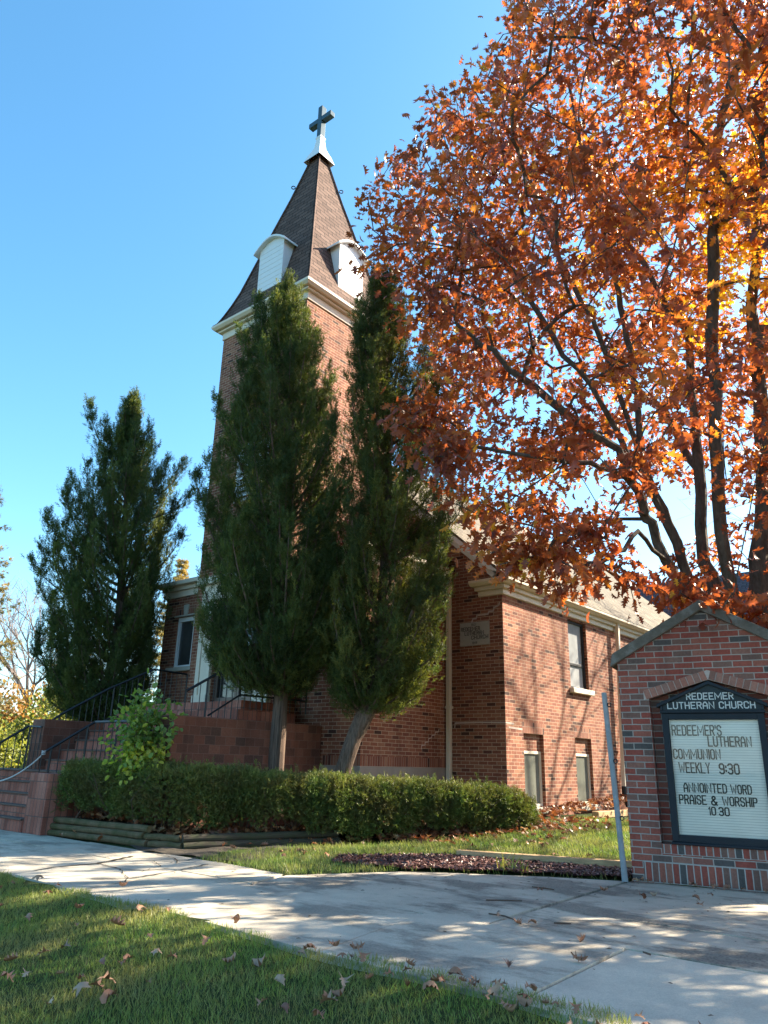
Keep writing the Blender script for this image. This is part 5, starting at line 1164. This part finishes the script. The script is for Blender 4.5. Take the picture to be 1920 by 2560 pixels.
juniper('juniper_tree', (-8.6, 9.35, .35), [(10.25, .38, .55), (9.65, .08, .84), (8.9, -.12, 1.2), (8.4, -.2, 1.42), (7.6, -.08, 1.62), (6.8, -.19, 1.7), (6.0, -.1, 1.84), (5.2, -.32, 1.95), (4.5, -.31, 1.88), (3.8, -.4, 1.78), (3.1, -.45, 1.72), (2.8, -.43, 1.6), (2.45, -.3, 1.35), (2.15, 0, 1.1)],
        lin([(0, -8.72, 9.25), (.87, -8.6, 9.33), (1.42, -8.47, 9.43), (2.15, -8.27, 9.6), (3.0, -8.14, 9.68), (6, -8.05, 9.7), (10.3, -8.25, 9.45)]), 'dense green juniper with a reddish leaning forked trunk near the white downspout', 47, 155, .13, mat_patch=(.11, .10, .03),
        top_leaders=((955, 698, 0, 1.0), (1000, 745, .1, .7), (895, 760, 0, .9), (915, 850, -.2, .7), (1090, 880, .2, .6)), dens=1.05, forks=(([(-8.40, 9.5, 1.55), (-8.12, 9.55, 2.05), (-7.78, 9.6, 2.6), (-7.4, 9.6, 3.5)], [.085, .075, .06, .03]), ([(-8.3, 9.58, 2.0), (-8.42, 9.5, 2.5), (-8.7, 9.45, 3.2)], [.06, .05, .02])))
juniper('juniper_tree', (-15.5, 9.17, 1.2), [(9.6, -.34, -.26), (8.8, -.75, -.05), (8.1, -1.05, .4), (7.4, -1.3, .95), (7.0, -1.5, 1.25), (6.4, -1.62, 1.2), (5.7, -1.8, 1.2), (5.1, -1.95, 1.0), (4.2, -1.9, .95), (3.6, -1.6, 1.0), (2.75, -1.35, 1.02), (2.2, -1.05, .72), (1.9, -.45, .6)],
        lin([(0, -15.5, 9.17), (4, -15.45, 9.2), (9.7, -15.75, 8.9)]), 'broad bushy juniper with many pointed tips beside the entrance steps', 63, 175, .14,
        top_leaders=((338, 983, 0, 1.1), (224, 1008, 0, .9), (376, 1062, 0, .8), (420, 1150, 0, .7), (462, 1150, .1, .8), (178, 1188, 0, .7), (155, 1232, 0, .6), (103, 1360, 0, .6), (75, 1395, 0, .6), (265, 1050, 0, .6), (478, 1235, 0, .5)), dens=1.15)

# ------------------------------------------------------------------ hedge and sapling
def hedge():
    ctr = np.array([(-11.66, 6.55), (-11.0, 6.74), (-9.7, 6.98), (-8.75, 8.25), (-7.95, 10.1), (-7.1, 11.7), (-6.9, 12.1)]); top = np.array([.92, .93, .94, .85, .78, .68, .52]); hw = np.array([.22, .24, .34, .42, .45, .45, .3]); bot = np.array([.34, .34, .34, .22, .16, .18, .22])
    d = np.r_[0, np.cumsum(np.linalg.norm(np.diff(ctr, axis=0), axis=1))]; Lt = d[-1]
    def at(t): return np.stack([np.interp(t, d, ctr[:, 0]), np.interp(t, d, ctr[:, 1])], -1)
    n = 44000; t = Lt * RS.rand(n); c = at(t); tg = norm(at(np.minimum(t + .05, Lt)) - at(np.maximum(t - .05, 0))); nn = np.stack([tg[:, 1], -tg[:, 0]], -1)
    lump = 1 + .05 * np.sin(t * 3.1) + .04 * np.sin(t * 7.7 + 1) + .05 * np.sin(t * 15.1)
    H = np.interp(t, d, top) + .02 * np.sin(t * 4.3 + 2) + .02 * np.sin(t * 11); Wd = np.interp(t, d, hw) * lump; B = np.interp(t, d, bot) + .09 * np.sin(t * 2.3) + .05 * np.sin(t * 9)
    a = RS.rand(n); onTop = a < .34; side = np.where(RS.rand(n) < .72, 1.0, -1.0)
    u = np.where(onTop, RS.uniform(-1, 1, n), side * (1 - .25 * RS.rand(n) ** 2)); h = np.where(onTop, 1 - .12 * RS.rand(n) ** 2, RS.rand(n) ** .75)
    shrink = np.where(h > .8, 1 - .25 * ((h - .8) / .2) ** 2, np.where(h < .3, .82 + .6 * h, 1.0))
    P = np.zeros((n, 3)); P[:, :2] = c + nn * (u * Wd * shrink)[:, None]; P[:, 2] = B + (H - B) * h; P += RS.normal(0, .022, (n, 3)) * (1 + 1.8 * (RS.rand(n, 1) < .12))
    keep = (P[:, 0] > -11.63); keep &= ~((P[:, 0] < -9.97) & (P[:, 1] > 6.97)) & ~((P[:, 0] < XC + .02) & (P[:, 1] > YN - .02)) & ~((P[:, 0] < XW + .02) & (P[:, 1] > YW - .02))
    hole = np.sin(t * 5.7 + 3 * h) * np.sin(h * 6 + t * 2.1); keep &= ~((h < .45) & (hole > .35) & (RS.rand(n) < .75))
    P, u_, h_, nn_, t_ = P[keep], u[keep], h[keep], nn[keep], t[keep]; n = len(P)
    X = np.zeros((n, 3)); X[:, :2] = nn_ * (u_ * (1.1 - .8 * (h_ > .85)))[:, None]; X[:, 2] = .25 + .9 * (h_ > .85); X += RS.normal(0, .5, (n, 3))
    R = np.clip(.42 + .22 * (h_ > .85) + .10 * np.sin(t_ * 6) + RS.normal(0, .16, n), 0, 1)
    root = empty('hedge', (-9.7, 7.2, .4), 'long low clipped evergreen hedge behind the log edging', 'hedge')
    v, tt, r = scatter(FAN, P, X, rdir(n), RS.uniform(.09, .16, n), R)
    np_mesh('foliage', v, tt, r, m_leaf('hedge_leaf', [(0, (.045, .07, .022)), (.35, (.095, .145, .038)), (.65, (.16, .21, .05)), (1, (.29, .30, .08))], .25, (1.4, 1.5, .7),   .55, .3, patch=(2.6, (.13, .085, .04), .62)), root)
    mb = MB()
    for i in range(210):
        t0 = Lt * random.random(); c0 = at(np.array([t0]))[0]; hgt = float(np.interp(t0, d, top)); z0 = .22 if t0 < 3 else .15
        p0 = np.array([c0[0] + random.gauss(0, .12), c0[1] + random.gauss(0, .12), z0]); p2 = np.array([c0[0] + random.gauss(0, .28), c0[1] + random.gauss(0, .28), hgt - random.uniform(.02, .3)])
        if p2[0] < -9.97 and p2[1] > 6.93 or p2[0] < -11.62: continue
        p1 = (p0 + p2) / 2 + np.array([random.gauss(0, .08), random.gauss(0, .08), 0]); mb.tube([p0, p1, p2], [.013, .008, .003], 4, cap=False)
    mb.build('stems', M['twig'], root)
hedge()
def sapling():
    base = np.array((-10.22, 6.72, .24)); root = empty('sapling', tuple(base), 'small round leaved sapling with pale green leaves behind the hedge', 'sapling'); mb = MB(); P, X, R = [], [], []
    for i in range(22):
        a = random.uniform(0, 6.28); rr = random.uniform(.1, .74); z = random.uniform(1.35, 2.22); w = rr * (1 - .35 * abs(z - 1.75))
        tip = base + np.array([math.cos(a) * w * 1.12, math.sin(a) * w * .55, z - base[2]]); mid = base + (tip - base) * .5 + np.array([0, 0, .1]) * random.random(); mid[:2] = base[:2] + (tip[:2] - base[:2]) * .3
        path = [base + np.array([random.gauss(0, .04), random.gauss(0, .03), 0]), mid, tip]; mb.tube(path, [.012, .008, .003], 5, cap=False)
        for k in range(62):
            t = random.uniform(.30, 1) ** .8; p = (1 - t) ** 2 * path[0] + 2 * t * (1 - t) * path[1] + t * t * path[2]; p = p + np.array([random.gauss(0, .11), random.gauss(0, .09), random.gauss(0, .09)])
            P.append(p); o = p - (base + np.array([0, 0, 1.3])); X.append(o * .8 + np.array([random.gauss(0, .4), random.gauss(0, .4), random.gauss(-.15, .35)])); R.append(np.clip(random.gauss(.45, .2) + (.4 if p[2] < 1.35 else 0), 0, 1))
    P, X, R = map(np.array, (P, X, R)); v, t, r = scatter(DISC, P, X, np.array([0, -.3, 1.0]) + .6 * RS.normal(size=P.shape), RS.uniform(.06, .11, len(P)), R)
    np_mesh('crown', v, t, r, m_leaf('sapling_leaf', [(0, (.10, .17, .04)), (.5, (.18, .27, .07)), (.8, (.28, .36, .09)), (1, (.52, .50, .08))], .45, (1.4, 1.5, .6), .4, .5), root, smooth=True); mb.build('trunk', M['twig'], root)
sapling()

# ------------------------------------------------------------------ the red oak
SIL = [(1235, -600), (1262, 0), (1228, 95), (1130, 190), (1070, 215), (1045, 345), (945, 415), (915, 500), (905, 580), (895, 650), (915, 715), (1005, 790), (1025, 880), (1060, 960), (965, 1020), (985, 1085), (1050, 1120), (1100, 1180), (1080, 1225), (1120, 1255), (1150, 1290), (1215, 1345), (1270, 1400), (1355, 1450), (1430, 1475), (1465, 1390), (1500, 1330), (1560, 1300), (1640, 1330), (1660, 1440), (1700, 1500), (1735, 1545), (1930, 1590), (2600, 1650), (4000, 1700), (4000, -4000), (1235, -4000)]
GAP = [(1330, 1010, 90, 40), (1560, 800, 60, 30), (1510, 985, 50, 40), (1480, 1240, 90, 45), (1610, 1340, 60, 70), (1680, 1260, 50, 60), (1500, 210, 40, 50), (1640, 190, 30, 60), (1650, 620, 25, 70), (1850, 740, 50, 50), (1800, 1320, 70, 50), (1400, 790, 40, 20), (1620, 920, 40, 30), (1740, 560, 30, 60), (1360, 640, 30, 20)]
def oak():
    rs = np.random.RandomState(5)
    T0 = np.array((-2.75, 11.35, .1)); root = empty('oak_tree', tuple(T0), 'large oak in rust orange autumn leaf spreading above the brick sign', 'tree')
    nodes, par, rad_min = [], [], []
    def add(p, parent, rm=0.0): nodes.append(np.array(p, float)); par.append(parent); rad_min.append(rm); return len(nodes) - 1
    def limb(start, pts, r0, r1):
        prev = start; out = []; P = [nodes[start]] + [np.array(p, float) for p in pts]; n = len(P) - 1
        for i in range(n):
            for k in range(1, 5):
                t = k / 4; q = P[i] + (P[i + 1] - P[i]) * t + rs.normal(0, .025, 3); f = (i + t) / n; prev = add(q, prev, r0 + (r1 - r0) * f); out.append(prev)
        return out
    b0 = add(T0, -1, .26); t1 = limb(b0, [(-2.72, 11.35, 1.4), (-2.68, 11.35, 2.3)], .26, .22)[-1]
    px = lambda *q: [ony(x, y, Y) for x, y, Y in q]
    A = limb(t1, px((1775, 1560, 11.15), (1713, 1493, 11.0), (1620, 1308, 10.5), (1603, 1256, 10.3), (1545, 1125, 9.8), (1429, 1045, 9.2), (1232, 885, 8.6), (1130, 790, 8.2)), .075, .02)
    A0 = limb(t1, px((1800, 1550, 11.3), (1748, 1493, 11.2), (1666, 1308, 11.0), (1609, 1169, 10.9), (1585, 926, 10.7), (1552, 768, 10.6), (1521, 627, 10.5), (1470, 430, 10.4), (1420, 200, 10.2)), .085, .02)
    Cc = limb(t1, px((1815, 1560, 11.4), (1788, 1487, 11.5), (1758, 1390, 11.6), (1740, 1100, 11.9), (1718, 830, 12.0), (1576, 615, 12.2), (1453, 400, 12.4)), .14, .03)
    D = limb(t1, px((1850, 1560, 11.3), (1805, 1400, 11.0), (1790, 1100, 10.6), (1779, 830, 10.4), (1785, 522, 10.2), (1804, 277, 10.0), (1847, 154, 10.0)), .10, .02)
    E_ = limb(t1, px((1897, 1500, 11.5), (1906, 1300, 11.6), (1900, 1000, 11.7), (1884, 768, 11.8), (1900, 300, 12.0), (1930, 0, 12.2)), .17, .04)
    F_ = limb(t1, [(-2.0, 11.2, 3.0), (-.8, 10.8, 4.2), (.6, 10.2, 5.2), (2.2, 9.6, 6.2)], .13, .03); G_ = limb(t1, [(-2.3, 12.2, 3.4), (-1.4, 13.6, 5.0), (-.8, 15, 7)], .12, .03); limb(E_[14], [(-1.6, 12.6, 8), (-.5, 13.2, 10), (.8, 13.6, 12)], .08, .02); limb(Cc[14], [(-4.2, 13, 7.5), (-5.5, 13.6, 9)], .06, .02)
    limb(A[17], px((1480, 1160, 9.0), (1330, 1140, 8.4), (1180, 1120, 8.0)), .03, .01); limb(A[9], px((1600, 1330, 9.9), (1510, 1400, 9.0), (1430, 1440, 8.4)), .02, .008); limb(A0[11], px((1500, 1000, 10.0), (1390, 850, 9.4), (1250, 640, 9.0)), .04, .012); limb(A0[15], px((1480, 800, 10.0), (1380, 600, 9.8), (1290, 350, 9.6)), .035, .01)
    # attractors: crown ellipsoid, trimmed to the outline seen in the photo
    C0 = np.array((-2.2, 11.0, 8.8)); RA = np.array((6.9, 6.0, 7.2)); pts = []
    while len(pts) < 2700:
        q = rs.normal(size=(4000, 3)); q = norm(q) * rs.rand(4000, 1) ** (1 / 2.5); P = C0 + q * RA
        x, y, d = proj(P); inside = inpoly(x, y, SIL); infr = (x > -50) & (x < 1970) & (y > -50) & (y < 2600)
        k = (inside | (x > 1970)) & (d > 3) & (P[:, 2] > 2.6) & (np.linalg.norm(P - CAMP, axis=1) > 6.5)
        k &= ~((P[:, 0] < XC + .5) & (P[:, 1] > 12.2) & (P[:, 2] < 9.3))
        k &= (infr | (rs.rand(4000) < .9))
        for gx, gy, ga, gb in GAP: k &= ~((((x - gx) / ga) ** 2 + ((y - gy) / gb) ** 2 < 1) & (rs.rand(4000) < .93))
        core_ = np.linalg.norm((P - C0) / RA, axis=1); k &= ~((core_ < .6) & (P[:, 2] < 8.5) & (rs.rand(4000) < .6)); low = (y > 1180) & infr; k &= ~(low & (rs.rand(4000) < .45))
        pts += list(P[k])
    pts = pts[:2700]; C1, RB, far = np.array((3.9, 13.4, 5.8)), np.array((4.6, 4.4, 2.9)), []
    while len(far) < 520:      # extra clumps added to the crown out of view to shade the pavement
        q = norm(rs.normal(size=(1500, 3))) * rs.rand(1500, 1) ** (1 / 2.2); P = C1 + q * RB; x, y, d = proj(P); far += list(P[(x > 2080) | (y < -120)])
    pts += far[:520]
    # the low bough that hangs in front of the right-hand juniper, and the boughs below the crown
    for (x, y, Y) in ((985, 1030, 6.6), (1010, 1070, 6.6), (1050, 1050, 6.8), (1070, 1100, 6.6), (1110, 1150, 6.7), (1095, 1030, 7.0), (1060, 1140, 6.5), (1020, 1010, 6.8), (1130, 1080, 7.0), (1090, 1190, 6.6), (1255, 1390, 7.0), (1300, 1390, 7.2), (1330, 1430, 7.0), (1390, 1440, 7.2), (1420, 1450, 7.4), (1360, 1390, 7.4), (1280, 1350, 7.2), (1220, 1330, 7.0), (1400, 1350, 7.6), (1450, 1310, 8), (1180, 1280, 7), (1540, 1350, 8), (1560, 1400, 8.6), (1580, 1480, 9), (1600, 1500, 9), (1760, 1540, 9.9), (1800, 1550, 9.9), (1840, 1575, 9.9), (1880, 1580, 9.9), (1910, 1590, 10), (1820, 1530, 10), (1690, 1470, 10.3), (1650, 1500, 10.3), (1870, 1545, 9.9), (1745, 1500, 10.2)):
        for _ in range(2): pts.append(ony(x, y, Y) + rs.normal(0, .09, 3))
    pts = np.array(pts); lim_n = len(nodes); NA = np.array(nodes)
    d0 = np.array([np.min(np.linalg.norm(NA - p, axis=1)) for p in pts]); pts = pts[np.argsort(d0)]
    buf = np.zeros((lim_n + len(pts) * 4 + 10, 3)); buf[:lim_n] = NA; cnt = lim_n; plen = np.zeros(len(buf)); 
    for i in range(1, lim_n): plen[i] = plen[par[i]] + np.linalg.norm(nodes[i] - nodes[par[i]])
    chains, tips = [], []
    for p in pts:
        v = buf[:cnt] - p; d = np.linalg.norm(v, axis=1); cost = d * (1 + .35 * np.clip(v[:, 2] / (d + 1e-6), 0, 1)) + .06 * plen[:cnt]; cost[:9] += 5
        j = int(np.argmin(cost)); a = buf[j].copy(); L = d[j]; mid = (a + p) / 2 + np.array([0, 0, .10 * L]) + rs.normal(0, .05 * L, 3); prev = j; ch = [j]
        for t in (.33, .66, 1.0):
            q = (1 - t) ** 2 * a + 2 * t * (1 - t) * mid + t * t * p; buf[cnt] = q; plen[cnt] = plen[prev] + L / 3; par.append(prev); rad_min.append(0); prev = cnt; ch.append(cnt); cnt += 1
        chains.append(ch); tips.append((p, norm(p - mid)))
    load = np.zeros(cnt)
    for ch in chains: load[ch[-1]] += 1
    for i in range(cnt - 1, 0, -1): load[par[i]] += load[i]
    R = np.maximum(.0055 * np.maximum(load, 1) ** .46, np.array(rad_min)[:cnt]); mb = MB()
    for ch in chains: mb.tube([buf[i] for i in ch], [min(R[ch[0]] * .8, R[ch[1]] * 1.15)] + [R[i] for i in ch[1:]], 4, cap=False)
    # limb tubes
    kids = {}
    for i in range(1, lim_n): kids.setdefault(par[i], []).append(i)
    started = set()
    for i in range(1, lim_n):
        if i in started: continue
        if par[i] in started and kids[par[i]][0] == i: continue
        ch = [par[i], i] if par[i] >= 0 else [i]; started.add(i); k = i
        while k in kids: k = kids[k][0]; ch.append(k); started.add(k)
        rr = [R[c] for c in ch]; rr[0] = min(rr[0], rr[1] * 1.2) if par[i] > 0 else rr[0]
        mb.tube([buf[c] for c in ch], rr, 9, cap=False)
    mb.build('trunk', M['bark_oak'], root)
    tp = np.array([t[0] for t in tips]); td = np.array([t[1] for t in tips]); per = 22
    n = len(tp) * per; I = np.repeat(np.arange(len(tp)), per); back = rs.rand(n) ** 1.3 * .5
    P = tp[I] - td[I] * back[:, None] + rs.normal(0, .125, (n, 3)) * np.array([1, 1, .85]); out = norm(P - (tp[I] - td[I] * (back[:, None] + .15)))
    X = out * .8 + td[I] * .5 + rs.normal(0, .45, (n, 3)) + np.array([0, 0, -.85]); Z = np.array([0, 0, .5]) + rs.normal(0, .8, (n, 3))
    hue = np.clip(.40 + .15 * rs.normal(size=len(tp)), 0, 1); core = np.linalg.norm((tp - C0) / RA, axis=1); hue += np.clip(.66 - core, 0, 1) * .95
    v, t, r = scatter(OAK, P, X, Z, rs.uniform(.105, .19, n), np.clip(hue[I] + rs.normal(0, .15, n), 0, 1))
    m = m_leaf('oak_leaf', [(0, (.14, .045, .03)), (.3, (.26, .08, .042)), (.55, (.35, .115, .046)), (.76, (.46, .185, .04)), (.9, (.58, .34, .04)), (1, (.68, .52, .06))], .5, (1.75, 1.3, .6), .33, .55)
    np_mesh('crown', v, t, r, m, root)
oak()

# ------------------------------------------------------------------ background trees and shrubs, left
def fan_tree(name, base, h, spread, label, depth=5, seed=1, mat_=None, r0=.12, group=None):
    rs = np.random.RandomState(seed); root = empty(name, tuple(base), label, 'tree', group); mb = MB()
    def grow(p, d, l, r, k):
        q = p + d * l; m = (p + q) / 2 + rs.normal(0, .03 * l, 3); mb.tube([p, m, q], [r, r * .85, r * .7], 5 if k > 2 else 3, cap=False)
        if k == 0: return
        nb = 3 if k > 1 else 2
        for i in range(nb):
            d2 = d + rs.normal(0, .42 * spread, 3); d2[2] += .16; d2 /= np.linalg.norm(d2); grow(q, d2, l * rs.uniform(.62, .88), r * (.68 if i == 0 else .5), k - 1)
        if k > 2:
            for i in range(2):
                t = rs.uniform(.3, .9); d2 = d * .6 + rs.normal(0, .6, 3); d2 /= np.linalg.norm(d2); grow(p + (q - p) * t, d2, l * .6, r * .35, k - 2)
    grow(np.array(base, float), np.array((.05, 0, 1.0)), h * .30, r0, depth); mb.build('trunk', mat_ or M['bark_grey'], root); return root
fan_tree('bare_tree', (-52, 25.2, -.1), 12.5, 1.0, 'bare leafless tree with a forked grey trunk at the far left', 6, 8, r0=.26)
fan_tree('bare_tree', (-54, 30, 0), 8.5, 1.3, 'twiggy brown bare tree behind the golden shrubs', 6, 21, M['twig'], .12)
def bush(name, base, rx, ry, h, n, stops, label, size=.12, cat='shrub', group=None, tm=DISC, seed=3, transl=.4, stem=True):
    rs = np.random.RandomState(seed); b = np.array(base, float); q = norm(rs.normal(size=(n, 3))) * (rs.rand(n, 1) ** .5); lump = 1 + .25 * np.sin(q[:, :1] * 7 + seed) * np.sin(q[:, 1:2] * 6) + .2 * np.sin(q[:, 2:3] * 9)
    P = b + np.array([0, 0, h * .5]) + q * lump * np.array([rx, ry, h * .5]); P[:, 2] = np.maximum(P[:, 2], b[2] + .05); R = np.clip(.5 + .25 * np.sin(P[:, 0] * 3) * np.sin(P[:, 2] * 4) + rs.normal(0, .2, n), 0, 1)
    root = empty(name, tuple(b), label, cat, group); v, t, r = scatter(tm, P, q + rs.normal(0, .6, (n, 3)), rdir(n), rs.uniform(size * .6, size * 1.3, n), R)
    np_mesh('crown', v, t, r, m_leaf(name + '_leaf', stops, transl, (1.4, 1.3, .7)), root)
    mb = MB()
    for i in range(14): e = b + np.array([rs.normal(0, rx * .5), rs.normal(0, ry * .5), h * rs.uniform(.5, .95)]); mb.tube([b + rs.normal(0, .08, 3) * (1, 1, 0), (b + e) / 2 + rs.normal(0, .1, 3), e], [.03 * h ** .5, .02, .006], 4, cap=False)
    mb.build('trunk', M['twig'], root); return root
GOLD = [(0, (.16, .13, .03)), (.5, (.30, .24, .05)), (1, (.42, .36, .10))]; YG = [(0, (.10, .13, .03)), (.5, (.20, .22, .045)), (1, (.34, .33, .08))]; ORG = [(0, (.20, .09, .03)), (.5, (.32, .17, .05)), (1, (.42, .28, .10))]
bush('shrub', (-34, 17.5, 0), 2.2, 1.6, 3.4, 5200, YG, 'yellow green bushy shrub left of the step pillar', .17, seed=4)
bush('shrub', (-27.5, 12.0, 0), 1.6, 1.2, 2.2, 4200, YG, 'leafy green shrub showing through the far left handrail', .11, seed=14)
bush('shrub', (-44, 20.5, 0), 2.6, 2, 4.4, 4200, ORG, 'orange brown shrub at the far left edge', .2, seed=5)
bush('golden_tree', (-50, 26.5, 0), 2.6, 2, 7.0, 4200, GOLD, 'pale golden leaved tree behind the bushy juniper trunk', .2, 'tree', seed=6)
bush('shrub', (-38, 22, 0), 3.0, 2, 4.2, 4200, GOLD, 'golden shrub between the bare tree and the step pillar', .18, seed=7)
bush('shrub', (-23, 15.0, .3), 1.5, 1.2, 2.6, 3400, [(0, (.02, .05, .03)), (.6, (.05, .09, .05)), (1, (.09, .13, .07))], 'low bluish evergreen shrub behind the juniper trunk', .12, seed=9, tm=SPRIG)
def conifer(name, base, h, w, stops, label, seed, zmin=0, n_wh=34, leaf=.16):
    rs = np.random.RandomState(seed); b = np.array(base, float); root = empty(name, tuple(b), label, 'tree'); mb = MB(); mb.tube([b, b + (0, 0, h * .5), b + (0, 0, h)], [.03 * h ** .5 * 1.6, .06, .01], 7)
    P, X, R = [], [], []
    for i in range(n_wh):
        f = i / n_wh; z = zmin + (h - zmin) * f; rr = w * (1 - f) ** .8 + .12
        for k in range(7):
            a = rs.uniform(0, 6.28); L = rr * rs.uniform(.75, 1.08); d = np.array([math.cos(a), math.sin(a), 0]); ts = np.linspace(0, 1, 6); pth = [b + np.array([0, 0, z]) + d * L * t + np.array([0, 0, -.22 * L * math.sin(t * 2.4) + .10 * L * t * t]) for t in ts]; mb.tube(pth, [.03, .024, .018, .013, .009, .004], 3, cap=False)
            cl = rs.normal(.5, .18)
            for j in range(int(10 + 16 * L)):
                t = rs.uniform(.15, 1.03); q = np.array([np.interp(t, ts, [p[c] for p in pth]) for c in range(3)]); P.append(q + rs.normal(0, .07, 3) + np.cross(d, [0, 0, 1]) * rs.normal(0, .22 * (1.1 - t))); X.append(d * .8 + rs.normal(0, .6, 3)); R.append(np.clip(cl + rs.normal(0, .15), 0, 1))
    P, X, R = map(np.array, (P, X, R)); v, t, r = scatter(SPRIG, P, X, rdir(len(P)), rs.uniform(leaf * .7, leaf * 1.4, len(P)), R); np_mesh('crown', v, t, r, m_leaf(name + '_needles', stops, .35, (1.5, 1.3, .7)), root); mb.build('trunk', M['bark_grey'], root)
conifer('spruce_tree', (-34.6, 12.3, 0), 16, 3.6, [(0, (.06, .07, .03)), (.5, (.16, .14, .05)), (1, (.34, .24, .07))], 'olive and gold spruce whose branch tips reach in at the left edge', 3, 3, 26, .24)
conifer('larch_tree', (-66.5, 46, 0), 21.5, 4.0, [(0, (.20, .14, .05)), (.5, (.34, .26, .09)), (1, (.45, .38, .16))], 'golden larch top showing above the left wing roof', 4, 8, 26, .4)
fan_tree('bare_tree', (-2.6, 23.2, 0), 12.0, 1.0, 'half bare tree standing behind the oak between the sign and the rear wing', 6, 40, M['bark_oak'], .16)
